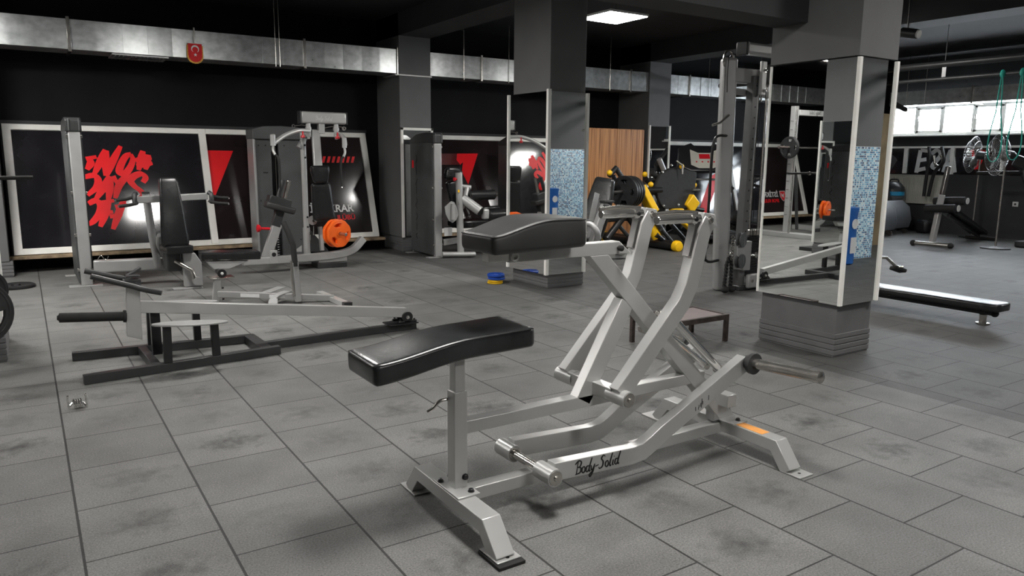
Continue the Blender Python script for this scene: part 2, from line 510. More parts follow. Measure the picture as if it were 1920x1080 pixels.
def strokes(name, polys, wdt, material, parent, O, R, U, ext=0.0008, taper=True):
    """brush strokes: polys list of list of (x,y[,w])"""
    R = V3(R).normalized(); U = V3(U).normalized(); N = R.cross(U); O = V3(O)
    mb = MB()
    for li, pl in enumerate(polys):
        pts = bez([(p[0], p[1], 0) for p in pl], 6) if len(pl) > 2 else [V3((p[0], p[1], 0)) for p in pl]
        n = len(pts); L_ = []; R_ = []
        for i, p in enumerate(pts):
            a = pts[max(0, i - 1)]; b = pts[min(n - 1, i + 1)]
            d = (b - a).normalized(); nn = Vector((-d.y, d.x, 0))
            t = i / (n - 1)
            ww = wdt * (0.55 + 0.45 * math.sin(PI * min(1, max(0, t * 0.9 + 0.1)))) if taper else wdt
            # broad-nib feel
            ww *= 0.72 + 0.38 * abs(d.x * 0.5 + d.y * 0.85)
            L_.append(p + nn * ww / 2); R_.append(p - nn * ww / 2)
        zoff = ext * (1 + 0.04 * li)
        W = lambda q, e: O + R * q.x + U * q.y + N * e
        vs = [W(q, zoff) for q in L_] + [W(q, zoff) for q in R_]
        fs = [(i, i + 1, n + i + 1, n + i) for i in range(n - 1)]
        vs2 = [W(q, 0) for q in L_] + [W(q, 0) for q in R_]
        k = 2 * n
        fs += [(k + n + i, k + n + i + 1, k + i + 1, k + i) for i in range(n - 1)]
        fs += [(i + 1, i, k + i, k + i + 1) for i in range(n - 1)]
        fs += [(n + i, n + i + 1, k + n + i + 1, k + n + i) for i in range(n - 1)]
        fs += [(0, n, k + n, k), (n - 1, k + n - 1, k + 2 * n - 1, 2 * n - 1)]
        mb.add(vs + vs2, fs)
    return build(name, mb, material, parent, smooth=False)

SCRIPT = {
 'B': [[(0.1, 0), (0.25, 0.9)], [(0.0, 0.75), (0.3, 0.95), (0.52, 0.82), (0.42, 0.55), (0.22, 0.5)], [(0.22, 0.5), (0.48, 0.42), (0.42, 0.1), (0.02, 0.02)]],
 'o': [[(0.28, 0.46), (0.1, 0.38), (0.06, 0.14), (0.18, 0.02), (0.32, 0.16), (0.3, 0.4), (0.22, 0.44)]],
 'd': [[(0.32, 0.42), (0.12, 0.4), (0.05, 0.12), (0.18, 0.02), (0.34, 0.25)], [(0.56, 0.95), (0.34, 0.3), (0.34, 0.02), (0.44, 0.08)]],
 'y': [[(0.08, 0.42), (0.1, 0.12), (0.2, 0.06), (0.36, 0.4)], [(0.4, 0.46), (0.24, -0.05), (0.0, -0.38), (-0.06, -0.22), (0.3, 0.05)]],
 '-': [[(0.05, 0.26), (0.34, 0.32)]],
 'S': [[(0.55, 0.8), (0.4, 0.92), (0.22, 0.72), (0.38, 0.45), (0.3, 0.12), (0.05, 0.02), (0.0, 0.14)]],
 'l': [[(0.34, 0.95), (0.12, 0.3), (0.12, 0.02), (0.24, 0.06)]],
 'i': [[(0.14, 0.42), (0.08, 0.08), (0.2, 0.04)], [(0.2, 0.62), (0.23, 0.66)]],
}
def script_logo(name, size, material, parent, O, R, U, wdt=0.11, ext=0.0008):
    out = []; x = 0
    for ch, adv in (('B', .52), ('o', .36), ('d', .42), ('y', .40), ('-', .36), ('S', .52), ('o', .36), ('l', .27), ('i', .24), ('d', .5)):
        for st in SCRIPT[ch]:
            out.append([((x + p[0]) * size, p[1] * size) for p in st])
        x += adv
    return strokes(name, out, wdt * size, material, parent, O, R, U, ext)

def pad(name, material, parent, P, U, N, L, W, T, prof=None, wid=None, thk=None, r=0.02, label=None, piping=True, n=26, pipe_mat=None):
    """upholstered pad: P = centre of the near short end at half thickness, U length axis, N up axis"""
    P = V3(P); U = V3(U).normalized(); N = V3(N).normalized(); V = N.cross(U).normalized()
    prof = prof or (lambda t: 0.0); wid = wid or (lambda t: 1.0); thk = thk or (lambda t: 1.0)
    prof0 = prof; prof = lambda t: prof0(t) + T / 2 * (thk(t) - 1)
    ts = [0, 0.006, 0.018, 0.04] + [0.04 + 0.92 * i / n for i in range(1, n)] + [0.96, 0.982, 0.994, 1]
    def inset(t):
        d = min(t, 1 - t) * L
        if d >= r: return 0.0
        return r - math.sqrt(max(0, r * r - (r - d) ** 2))
    mb = MB(); rings = []
    q = 5
    for t in ts:
        i = inset(t); w2 = W * wid(t) / 2 - i; h2 = T * thk(t) / 2 - i * 0.8; rr = max(0.003, min(r, w2, h2) - i * 0.3)
        c = P + U * L * t + N * prof(t)
        ring = []
        for sx, sy, a0 in ((1, 1, 0), (-1, 1, 90), (-1, -1, 180), (1, -1, 270)):
            for k in range(q + 1):
                a = math.radians(a0 + 90 * k / q)
                crown = 0.0
                ring.append(c + V * (sx * (w2 - rr) + rr * math.cos(a)) + N * (sy * (h2 - rr) + rr * math.sin(a)))
        rings.append(ring)
    m = len(rings[0])
    vs = [p for rg in rings for p in rg]; fs = []
    for i in range(len(rings) - 1):
        for j in range(m):
            fs.append((i * m + j, i * m + (j + 1) % m, (i + 1) * m + (j + 1) % m, (i + 1) * m + j))
    fs += [tuple(range(m)), tuple((len(rings) - 1) * m + j for j in range(m - 1, -1, -1))]
    mb.add(vs, fs)
    o = build(name, mb, material, parent, ang=50, label=label)
    if piping:
        loop = []
        zt = T / 2 - r * 0.35
        tt = [0.0 + 1.0 * i / n for i in range(n + 1)]
        def edge(t, s):
            return P + U * (L * (0.012 + 0.976 * t)) + N * (prof(t) + T / 2 * thk(t) - r * 0.35) + V * s * (W * wid(t) / 2 - (r * 0.5 if t in (0.0, 1.0) else r * 0.12))
        loop = [edge(t, 1) for t in tt] + [edge(t, -1) for t in reversed(tt)]
        pb = MB(); pb.tube(loop, 0.0035, 6, closed=True, side=N)
        build('piping', pb, pipe_mat or material, o)
    return o

def plate_round(name, material, parent, c, ax, r, t, holes=0, hub=0.03, cat=None):
    """rubber weight plate with rim, web and grip slots"""
    ax = V3(ax).normalized()
    R = Vector((0, 0, 1)).cross(ax)
    if R.length < 0.1: R = Vector((1, 0, 0))
    R = R.normalized(); U = ax.cross(R).normalized()
    c = V3(c)
    circ = lambda cx, cy, rr, k=40: [(cx + rr * math.cos(2 * PI * i / k), cy + rr * math.sin(2 * PI * i / k)) for i in range(k)]
    sp = [circ(0, 0, r), circ(0, 0, 0.026, 20)]
    for h in range(holes):
        a0 = PI / 2 + 2 * PI * h / holes
        hw = 0.55 if holes <= 3 else 0.38
        arc = []
        for i in range(9): a = a0 - hw + 2 * hw * i / 8; arc.append((r * 0.80 * math.cos(a), r * 0.80 * math.sin(a)))
        for i in range(9): a = a0 + hw * 0.85 - 1.7 * hw * i / 8; arc.append((r * 0.52 * math.cos(a), r * 0.52 * math.sin(a)))
        sp.append(arc)
    o = flat(name, sp, material, parent, c, R, U, t / 2 - 0.006, 0.006)
    ring = MB()
    for sgn in (-1, 1):
        ring.torus(c + ax * sgn * (t / 2 - 0.002), ax, r * 0.9, 0.008, 40, 6)
        ring.lathe(c + ax * sgn * (t / 2 - 0.004), ax * sgn, [(0, 0.045), (0.010, 0.043), (0.010, 0.027), (0, 0.027)], 24)
    build('rim', ring, material, o)
    return o

# ================================================================= setting
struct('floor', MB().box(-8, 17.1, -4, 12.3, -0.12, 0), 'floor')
struct('ceiling', MB().box(-8, 17.1, -4, 12.3, 3.8, 3.9), 'ceiling_paint')
struct('wall_back', MB().box(-8, 17.1, 12.26, 12.4, 0, 3.8), 'wall_paint')
struct('wall_left', MB().box(-8.15, -8, -4, 12.3, 0, 3.8), 'wall_grey')
struct('wall_front', MB().box(-8, 17.1, -4.15, -4, 0, 3.8), 'wall_grey')
wr = MB().box(17.0, 17.15, -4, 12.3, 0, 2.15)
wr.box(17.0, 17.15, -4, 12.3, 2.74, 3.8).box(17.0, 17.15, 10.12, 12.3, 2.15, 2.74).box(17.0, 17.15, -4, 5.24, 2.15, 2.74)
struct('wall_right', wr, 'wall_grey')
struct('trim_1', MB().box(16.86, 17.0, -4, 8.62, 0, 1.275).box(16.93, 17.0, 8.62, 12.2, 0, 1.25), 'wall_grey')
struct('trim_2', MB().box(-8, 17.0, 12.1, 12.26, 0, 0.185), 'wall_paint')
# beams
struct('trim_3', MB().box(-8, 5.25, 3.85, 4.16, 2.60, 3.8), 'wall_grey')
struct('trim_4', MB().box(5.2, 5.75, 7.98, 12.26, 3.45, 3.8), 'wall_grey')
struct('trim_5', MB().box(10.6, 11.15, -4, 12.26, 3.45, 3.8), 'wall_grey')

# pillars
def pillar(n, x0, x1, y0, y1, b, top=3.8, grooves=True):
    p = struct('wall_pillar_%d' % n if False else 'pillar', MB().box(x0, x1, y0, y1, b, top), 'column_paint', 0.006)
    bb = MB().box(x0 + 0.02, x1 + 0.03, y0 + 0.01, y1 - 0.01, 0, b)
    if grooves:
        k = 4
        for i in range(k):
            z0 = 0.015 + i * min(0.045, b / 4.2)
            bb.box(x0 + 0.014, x1 + 0.036, y0 + 0.003, y1 - 0.003, z0, z0 + min(0.039, b / 4.8))
    q = build('pillar_base', bb, 'base_paint', p, 0.004)
    return p
P1 = pillar(1, 5.27, 5.72, 3.43, 4.17, 0.43)
P2 = pillar(2, 5.19, 5.71, 7.21, 7.98, 0.17)
P3 = pillar(3, 5.2, 5.76, 11.35, 12.26, 0.24)
P4 = pillar(4, 10.6, 11.18, 11.35, 12.26, 0.2)
P5 = pillar(5, -0.76, -0.24, 6.63, 7.50, 0.22)
P6 = pillar(6, -0.76, -0.22, 11.35, 12.26, 0.2)
up = struct('trim_6', MB().box(5.225, 5.725, 3.39, 4.175, 2.31, 3.8), 'column_paint')

def mirror(label, panels, strips, skew=None):
    xs = [p for p in panels]
    c = V3(panels[0][0])
    t = thing('pillar_mirror', label, 'mirror', (c.x, c.y, c.z))
    for (p, q) in panels:
        build('mirror_glass', MB().box(min(p[0], q[0]), max(p[0], q[0]), min(p[1], q[1]), max(p[1], q[1]), p[2], q[2]), 'mirror_glass', t, smooth=False)
    for pr_ in (skew or []):
        build('mirror_glass', MB().prism(pr_, (0, 0, 2.14)), 'mirror_glass', t, smooth=False)
    for s in strips:
        build('edge_strip', MB().box(*s), 'white_frame', t, 0.003, smooth=False)
    return t
# near pillar: -X face and -Y face
mirror('large mirror panels wrapped round the nearest pillar, with white corner strips',
       [((5.245, 3.41, 0.43), (5.262, 4.175, 2.30)), ((5.25, 3.395, 0.43), (5.73, 3.412, 2.30))],
       [(5.225, 5.26, 3.378, 3.405, 0.43, 2.30), (5.715, 5.745, 3.38, 3.42, 0.43, 2.30), (5.235, 5.262, 4.17, 4.185, 0.43, 2.30)])
mirror('mirror panels on the middle pillar above its low ribbed base',
       [((5.16, 7.175, 0.17), (5.715, 7.192, 2.31))],
       [(5.13, 5.175, 7.155, 7.195, 0.17, 2.33), (5.70, 5.735, 7.155, 7.2, 0.17, 2.31), (5.115, 5.18, 7.98, 8.01, 0.17, 2.31)],
       skew=[[(5.160, 7.195, 0.17), (5.18, 7.195, 0.17), (5.18, 7.985, 0.17), (5.133, 7.985, 0.17)]])
mirror('narrow white-framed mirror on the wall pillar left of the second grey machine tower',
       [((5.23, 11.315, 0.26), (5.74, 11.332, 1.98))],
       [(5.195, 5.235, 11.30, 11.34, 0.24, 2.02), (5.735, 5.77, 11.30, 11.34, 0.24, 2.02), (5.195, 5.77, 11.30, 11.34, 1.98, 2.02)])
mirror('narrow mirror on the wall pillar beside the wooden cabinet',
       [((10.63, 11.315, 0.2), (11.15, 11.332, 2.2))],
       [(10.6, 10.635, 11.30, 11.34, 0.2, 2.22), (11.15, 11.185, 11.30, 11.34, 0.2, 2.22)])
mirror('mirror on the pillar cut off by the left edge of the photo',
       [((-0.238, 6.63, 0.24), (-0.222, 7.50, 2.15)), ((-0.75, 6.60, 0.24), (-0.24, 6.616, 2.15))],
       [(-0.25, -0.205, 6.585, 6.63, 0.24, 2.17), (-0.25, -0.205, 7.49, 7.52, 0.24, 2.17)])

# tilted window bays along the back wall, covered with printed film
TS, TC = math.sin(math.radians(17)), math.cos(math.radians(17))
def wp(s, t, e=0.0):
    return Vector((s, 11.7 + TS * t - TC * e, 0.25 + TC * t + TS * e))
WU = Vector((0, TS, TC)); WR = Vector((1, 0, 0)); WN = Vector((0, -TC, TS))
def wbox(mb, s0, s1, t0, t1, e0, e1):
    c = wp((s0 + s1) / 2, (t0 + t1) / 2, (e0 + e1) / 2)
    return mb.obox(c, WR, WU, WN, abs(s1 - s0), abs(t1 - t0), abs(e1 - e0))
def bay(n, s0, s1, mull, films):
    t = bpy.data.objects.new('window_%d' % n, None); COL.objects.link(t)
    t.location = (s0, 11.7, 0.25); t['kind'] = 'structure'
    f = MB()
    wbox(f, s0, s1, -0.02, 0.065, -0.03, 0.03); wbox(f, s0, s1, 1.685, 1.77, -0.03, 0.03)
    wbox(f, s0, s0 + 0.10, -0.02, 1.77, -0.03, 0.032); wbox(f, s1 - 0.10, s1, -0.02, 1.77, -0.03, 0.032)
    build('frame', f, 'white_frame', t, 0.006)
    g = MB(); wbox(g, mull - 0.05, mull + 0.05, 0.0, 1.76, -0.02, 0.038)
    build('mullion', g, 'white_frame', t, 0.005)
    panes = []
    for a, b, mt in ((s0 + 0.09, mull - 0.04, films[0]), (mull + 0.04, s1 - 0.09, films[1])):
        m = MB(); wbox(m, a, b, 0.05, 1.70, -0.02, 0.0)
        panes.append(build('pane', m, mt, t, smooth=False))
    sl = MB().box(s0 - 0.1, s1 + 0.08, 11.60, 12.12, 0.185, 0.228)
    build('sill', sl, 'sill_wood', t, 0.004)
    # reveal behind the slanting frame
    c = MB()
    for x in (s0 - 0.02, s1):
        c.prism([(x, 11.7, 0.2), (x, 12.26, 0.2), (x, 12.26, 1.98), (x, 12.23, 1.98)], (0.02, 0, 0))
    c.box(s0 - 0.02, s1 + 0.02, 12.18, 12.26, 1.945, 1.99)
    build('reveal', c, 'wall_grey', t, smooth=False)
    return t, panes
W0, p0 = bay(1, -0.17, 4.94, 2.33, ('vinyl', 'vinyl_red'))
W1, p1 = bay(2, 5.86, 10.5, 8.12, ('vinyl_red', 'vinyl_red'))
W2, p2 = bay(3, 11.28, 16.4, 13.85, ('vinyl', 'vinyl'))
W3, p3 = bay(4, -5.9, -0.85, -3.35, ('vinyl_red', 'vinyl'))

def wpoly(name, pts, material, parent, ext=0.0012):
    return flat(name, [pts], material, parent, wp(0, 0, ext), WR, WU, ext)
O0 = wp(0, 0, 0.0)
brush = [
 [(0.770,1.293), (0.904,1.325)], [(0.809,1.293), (0.823,1.233), (0.769,1.141)],
 [(1.026,1.427), (0.943,1.256), (0.854,1.080)], [(1.032,1.419), (1.008,1.241), (0.990,1.049)], [(0.997,1.056), (1.096,1.257), (1.220,1.485)],
 [(1.345,1.369), (1.273,1.336), (1.200,1.218), (1.168,1.102), (1.234,1.078), (1.311,1.172), (1.357,1.289), (1.338,1.368)],
 [(1.502,1.418), (1.460,1.282), (1.417,1.132)], [(1.566,1.362), (1.541,1.252), (1.508,1.141)], [(1.390,1.275), (1.504,1.299), (1.604,1.316)], [(1.396,1.195), (1.509,1.219), (1.609,1.236)],
 [(0.727,1.035), (0.846,1.057), (0.892,0.988), (0.855,0.882), (0.742,0.777)],
 [(1.043,1.048), (0.947,0.880), (0.840,0.722)], [(1.042,1.040), (1.026,0.879), (0.989,0.695)], [(0.910,0.834), (1.017,0.848)],
 [(1.083,1.048), (1.131,0.924)], [(1.281,1.071), (1.151,0.923), (1.078,0.725)],
 [(1.454,0.952), (1.496,1.022), (1.446,1.077), (1.353,1.047), (1.298,0.977), (1.339,0.898), (1.414,0.826), (1.434,0.756), (1.346,0.703)],
 [(0.743,0.657), (0.838,0.699), (0.889,0.622), (0.859,0.509), (0.778,0.407), (0.716,0.364)],
 [(0.994,0.688), (0.930,0.499), (0.855,0.327)], [(0.900,0.667), (1.061,0.694)], [(0.912,0.516), (1.033,0.534)],
 [(1.183,0.698), (1.095,0.493), (1.008,0.283)], [(1.066,0.602), (1.216,0.629)], [(0.986,0.466), (1.142,0.493)],
]
strokes('brush_slogan', brush, 0.092, 'red_print', p0[0], O0, WR, WU, 0.0016, taper=True)
wpoly('red_arrow', [(2.385,1.437), (2.756,1.434), (2.420,0.736), (2.360,0.746)], 'red_print', p0[1])
for i in range(7):
    x = 597 + i * 9.2
    pass
hs = [(4.125,1.254), (4.617,1.256), (4.139,1.361), (4.632,1.366)]
hb = MB()
for i in range(7):
    s = hs[0][0] + i * 0.083
    a = wp(s, hs[0][1], 0.001)
    hb.prism([wp(s, hs[0][1], 0.0012), wp(s + 0.045, hs[0][1], 0.0012), wp(s + 0.085, hs[2][1], 0.0012), wp(s + 0.04, hs[2][1], 0.0012)], WN * 0.0008)
build('tally_marks', hb, 'red_print', p0[1], smooth=False)

def club_sign(parent, s, t, logo=True):
    text('club_name', '\u0130ST\u0130KRAR', 0.168, 'white_print', parent, wp(s, t, 0.0015), WR, WU, bold=0.004, xs=0.98)
    text('club_line', 'SPOR KUL\u00dcB\u00dc', 0.115, 'red_print', parent, wp(s, t - 0.135, 0.0015), WR, WU, bold=0.002, xs=1.0)
    k = 0.21
    sh = [(-0.5, 0.62), (0.5, 0.62), (0.5, 0.0), (0.3, -0.4), (0, -0.62), (-0.3, -0.4), (-0.5, 0.0)]
    lo = wp(s - 0.17, t + 0.01, 0.0012)
    flat('club_shield', [[(x * k, y * k) for x, y in sh]], 'white_print', parent, lo, WR, WU, 0.0008)
    lo2 = wp(s - 0.17, t + 0.01, 0.0026)
    flat('shield_field', [[(x * k * 0.86, y * k * 0.88) for x, y in sh], [(-0.28 * k, 0.4 * k), (0, 0.15 * k), (0.28 * k, 0.4 * k), (0.2 * k, -0.2 * k), (0.05 * k, 0.05 * k), (-0.12 * k, -0.3 * k)]], 'red_print', parent, lo2, WR, WU, 0.0006)
rr = (4.565,0.430)
club_sign(p0[1], rr[0] - 0.74, rr[1])
club_sign(p3[0], -4.92, rr[1] + 0.02)
# neighbouring bays
wpoly('red_arrow', [(6.670,1.434), (7.108,1.439), (6.806,0.855), (6.713,1.095), (6.766,1.275), (6.894,1.376), (6.702,1.225), (6.639,1.314)], 'red_print', p1[0])
wpoly('dark_block', [(6.322,1.430), (6.659,1.434), (6.691,1.225), (6.288,1.224)], 'dark_red_print', p1[0], 0.0008)
wpoly('red_arrow', [(13.182,0.979), (13.590,1.128), (12.757,0.024), (12.540,0.106)], 'red_print', p2[0])
strokes('white_lettering', [[(14.3, 0.3), (14.5, 1.0), (14.42, 1.45)], [(14.8, 0.2), (14.9, 0.8), (15.2, 1.4)], [(14.5, 0.7), (15.1, 0.9)], [(15.4, 0.3), (15.7, 1.0), (15.5, 1.4), (15.3, 1.2)]], 0.16, 'white_print', p2[1], O0, WR, WU, 0.0016)
strokes('red_marks', [[(-2.2, 0.35), (-2.12, 0.8)], [(-2.28, 1.05), (-2.18, 1.3)], [(-1.5, 0.5), (-1.35, 1.1)]], 0.12, 'red_print', p3[1], O0, WR, WU, 0.0016)

# high daylight windows in the right wall
t = bpy.data.objects.new('window_5', None); COL.objects.link(t); t.location = (17.0, 5, 2.15); t['kind'] = 'structure'
f = MB().box(16.93, 17.0, 5.24, 10.12, 2.13, 2.175).box(16.95, 17.03, 5.24, 10.12, 2.72, 2.76)
yy = 10.12; k = 0
ends = []
while yy > 5.4:
    f.box(16.95, 17.03, yy - 0.035, yy, 2.15, 2.75)
    ends.append(yy); yy -= 0.61
build('frame', f, 'white_frame', t, 0.004)
for i, y in enumerate(ends[:-1]):
    build('pane', MB().box(17.05, 17.06, y - 0.61, y - 0.035, 2.16, 2.74), 'daylight_pane', t, smooth=False)
    if i % 2 == 1:
        s = MB()
        for bx in ((y - 0.61, y - 0.55, 2.17, 2.73), (y - 0.095, y - 0.035, 2.17, 2.73), (y - 0.61, y - 0.035, 2.17, 2.225), (y - 0.61, y - 0.035, 2.68, 2.73)):
            s.box(16.96, 17.04, bx[0], bx[1], bx[2], bx[3])
        sh = build('sash', s, 'white_frame', t, 0.004)
        build('window_handle', MB().box(16.93, 16.96, y - 0.085, y - 0.06, 2.44, 2.54), 'dull_chrome', sh, 0.004)
build('sill', MB().box(16.88, 17.0, 5.2, 10.14, 2.10, 2.13), 'white_frame', t, 0.004)

# printed panels low on the right wall
t = bpy.data.objects.new('window_6', None); COL.objects.link(t); t.location = (17.0, 6, 1.3); t['kind'] = 'structure'
f = MB().box(16.93, 17.0, 2.0, 12.0, 1.84, 1.885)
for y in (11.9, 9.65, 8.62, 7.6, 5.4, 3.2): f.box(16.93, 17.0, y - 0.05, y + 0.03, 1.28, 1.86)
build('frame', f, 'white_frame', t, 0.005)
pp = build('pane', MB().box(16.985, 16.998, 2.0, 11.9, 1.28, 1.85), 'vinyl', t, smooth=False)
RU = Vector((0, 0, 1)); RR = Vector((0, -1, 0))
def rw(px): return px
strokes('white_lettering', [[(0.0, 0.0), (0.05, 0.5)], [(0.0, 0.05), (0.2, 0.1)], [(0.02, 0.27), (0.2, 0.3)], [(0.05, 0.5), (0.22, 0.48)],
                            [(0.3, 0.42), (0.42, 0.5), (0.5, 0.38), (0.34, 0.14), (0.52, 0.08)], [(0.6, 0.02), (0.72, 0.5), (0.84, 0.02)], [(0.64, 0.2), (0.8, 0.2)]],
        0.085, 'white_print', pp, (16.984, 9.38, 1.30), RR, RU, 0.002, taper=False)
strokes('red_arrow', [[(0, 0.5), (0.15, 0.1)], [(0.25, 0.5), (0.15, 0.1)]], 0.16, 'red_print', pp, (16.984, 8.25, 1.30), RR, RU, 0.002)

# mosaic-clad wall stub opposite the pillars (seen in the mirrors)
struct('trim_7', MB().box(10.25, 11.55, -0.9, -0.2, 0, 1.77), 'mosaic')
struct('trim_8', MB().box(10.25, 11.55, -0.9, -0.2, 1.77, 3.8), 'column_paint')
struct('trim_9', MB().box(11.95, 14.5, -1.6, -1.2, 0, 2.4), 'brown_brick')

# ---------------------------------------------------------------- ceiling lights
def led(x, y, z, label):
    t = thing('ceiling_light', label, 'ceiling light', (x, y, z), 'square ceiling light panels')
    build('housing', MB().box(x - 0.325, x + 0.325, y - 0.325, y + 0.325, z, z + 0.03), 'white_plastic', t, 0.003)
    build('diffuser', MB().box(x - 0.31, x + 0.31, y - 0.31, y + 0.31, z - 0.008, z), 'led_glow', t, smooth=False)
    for dx, dy in ((-0.25, -0.25), (0.25, -0.25), (0.25, 0.25), (-0.25, 0.25)):
        build('hanging_wire', MB().cyl((x + dx, y + dy, z + 0.03), (x + dx, y + dy, 3.8), 0.004, 6), 'dull_chrome', t)
    return t
for i, (x, y) in enumerate(LED_SPOTS):
    if i == 1:
        led(x, y, 3.38, 'bright square ceiling light panel right of the middle pillar')
    else:
        led(x, y, 3.38, 'unseen square ceiling light panel, placed to light the room')
# small dark spotlight at the right pillar head
t = thing('spotlight', 'small dark ceiling spotlight seen right of the nearest pillar', 'spotlight', (8.0, 4.6, 2.9))
build('lamp_body', MB().cyl((8.0, 4.55, 2.86), (8.0, 4.72, 2.90), 0.05, 16), 'black_paint', t)
build('arm', MB().cyl((8.0, 4.66, 2.90), (8.0, 4.66, 3.8), 0.008, 8), 'black_paint', t)
build('lens', MB().cyl((8.0, 4.53, 2.855), (8.0, 4.55, 2.86), 0.042, 16), 'white_plastic', t)

# ---------------------------------------------------------------- air ducts
def duct(label, p, q, h, d, axis, joints, z0):
    """rectangular duct from p to q along axis ('x' or 'y')"""
    t = thing('air_duct', label, 'air duct', (p[0], p[1], z0))
    js = joints
    for a, b in zip(js[:-1], js[1:]):
        m = MB()
        g = 0.012
        npan = max(2, int(abs(b - a) / 0.30))
        for k in range(npan):
            u0 = a + g + (b - a - 2 * g) * k / npan; u1 = a + g + (b - a - 2 * g) * (k + 1) / npan
            tl = random.uniform(-0.006, 0.007); tv = random.uniform(-0.002, 0.002)
            if axis == 'x':
                ya = p[1] - 0.008
                m.prism([(u0, ya - tl + tv, z0), (u0, p[1] + d, z0), (u1, p[1] + d, z0), (u1, ya + tl + tv, z0)], (0, 0, h))
            else:
                xa = p[0] - 0.008
                m.prism([(xa - tl + tv, u0, z0), (p[0] + d, u0, z0), (p[0] + d, u1, z0), (xa + tl + tv, u1, z0)], (0, 0, h))
        build('duct_section', m, 'galvanised', t, smooth=False)
    for a in js[1:-1]:
        m = MB()
        if axis == 'x': m.box(a - 0.02, a + 0.02, p[1] - 0.03, p[1] + d + 0.02, z0 - 0.03, z0 + h + 0.03)
        else: m.box(p[0] - 0.03, p[0] + d, a - 0.02, a + 0.02, z0 - 0.03, z0 + h + 0.03)
        build('flange', m, 'dull_chrome', t, 0.004)
    return t
D0 = duct('long silver air duct running along the back wall under the ceiling', (-6, 11.4, 0), (16.3, 11.4, 0), 0.37, 0.5, 'x',
     [-6.0, -3.6, -1.2, 0.655, 3.69, 5.2, 6.75, 10.13, 11.75, 14.0, 16.3], 2.87)
D1 = duct('silver air duct above the daylight windows on the right wall', (16.35, 0, 0), (16.35, 11.3, 0), 0.30, 0.45, 'y',
     [-3.0, -0.4, 2.2, 4.8, 8.03, 9.95, 11.38], 2.75)
for x in (3.26, 3.32, 5.62, 6.4, 7.3, 9.6, 12.3):
    build('hanger_rod', MB().cyl((x, 11.38, 2.84), (x, 11.38, 3.8), 0.006, 6), 'dull_chrome', D0)
for y in (9.4, 9.0, 6.0, 3.5):
    build('hanger_rod', MB().cyl((16.34, y, 2.72), (16.34, y, 3.8), 0.006, 6), 'dull_chrome', D1)
def grille(x0, x1, lab):
    t = thing('air_grille', lab, 'vent grille', ((x0 + x1) / 2, 11.5, 2.8))
    f = MB()
    f.rpath([(x0, 11.36, 2.845), (x0, 11.8, 2.845), (x1, 11.8, 2.845), (x1, 11.36, 2.845)], 0.02, 0.05, (0, 0, 1), closed=True)
    build('frame', f, 'grey_paint', t)
    n = 13
    for i in range(n):
        x = x0 + (x1 - x0) * (i + 0.5) / n
        build('louvre', MB().obox((x, 11.58, 2.835), (1, 0, 0.8), (0, 1, 0), (-0.8, 0, 1), 0.035, 0.43, 0.004), 'grey_paint', t)
    return t
grille(1.15, 1.78, 'louvred vent grille under the duct left of the red pennant')
grille(5.15, 5.75, 'louvred vent grille under the duct just left of the middle pillar')

# pennant hung on the duct
t = thing('pennant', 'red pennant with white crescent and star hanging on the air duct', 'pennant', (2.14, 11.33, 3.0))
pc = Vector((2.148, 11.335, 2.965)); k = 0.098
def shield(sx, zt, zb):
    pts = [(-sx, zt), (sx, zt), (sx, zb + 0.09)]
    for i in range(9):
        a = -PI * i / 8
        pts.append((sx * math.cos(a), zb + 0.09 + 0.09 * math.sin(a)))
    return pts + [(-sx, zb + 0.09)]
flat('cloth', [shield(0.087, 0.095, -0.15)], 'red_cloth', t, pc, (1, 0, 0), (0, 0, 1), 0.004, 0.002)
flat('fringe', [shield(0.104, 0.07, -0.172)], 'gold_fringe', t, pc + Vector((0, 0.007, 0)), (1, 0, 0), (0, 0, 1), 0.002, 0.001)
def circle(cx, cy, r, n=28): return [(cx + r * math.cos(2 * PI * i / n), cy + r * math.sin(2 * PI * i / n)) for i in range(n)]
cres = []
for i in range(21):
    a = math.radians(-52 - 256 * i / 20 - 38 + 90 + 0)
    a = math.radians(-58 + (-244) * i / 20 + 0)
    cres.append((0.052 * math.cos(a), 0.02 + 0.052 * math.sin(a)))
for i in range(21):
    a = math.radians(-72 - 216 + 216 * i / 20)
    cres.append((0.040 * math.cos(a), 0.008 + 0.040 * math.sin(a)))
cres = []
for i in range(25):
    a = math.radians(-50 + 280 * i / 24)
    cres.append((0.05 * math.cos(a), 0.022 + 0.05 * math.sin(a)))
for i in range(25):
    a = math.radians(233 - 286 * i / 24)
    cres.append((0.039 * math.cos(a), 0.012 + 0.039 * math.sin(a)))
flat('crescent', [cres], 'white_print', t, pc + Vector((0, -0.006, 0)), (1, 0, 0), (0, 0, 1), 0.002)
st = []
for i in range(10):
    a = PI / 2 + PI * i / 5; r = 0.024 if i % 2 == 0 else 0.010
    st.append((r * math.cos(a), -0.055 + r * math.sin(a)))
flat('star', [st], 'white_print', t, pc + Vector((0, -0.006, 0)), (1, 0, 0), (0, 0, 1), 0.002)
build('rod', MB().cyl((2.05, 11.33, 3.062), (2.245, 11.33, 3.062), 0.006, 8), 'white_plastic', t)
build('hook', MB().box(2.136, 2.16, 11.33, 11.345, 3.065, 3.27), 'dull_chrome', t, 0.003)

def bolt(parent, c, ax, r=0.011, h=0.012, m='black_paint', name='bolt'):
    b = MB(); b.lathe(c, ax, [(0, r * 1.35), (0.003, r * 1.35), (0.003, r), (h, r), (h + 0.002, r * 0.7)], 10)
    return build(name, b, m, parent)

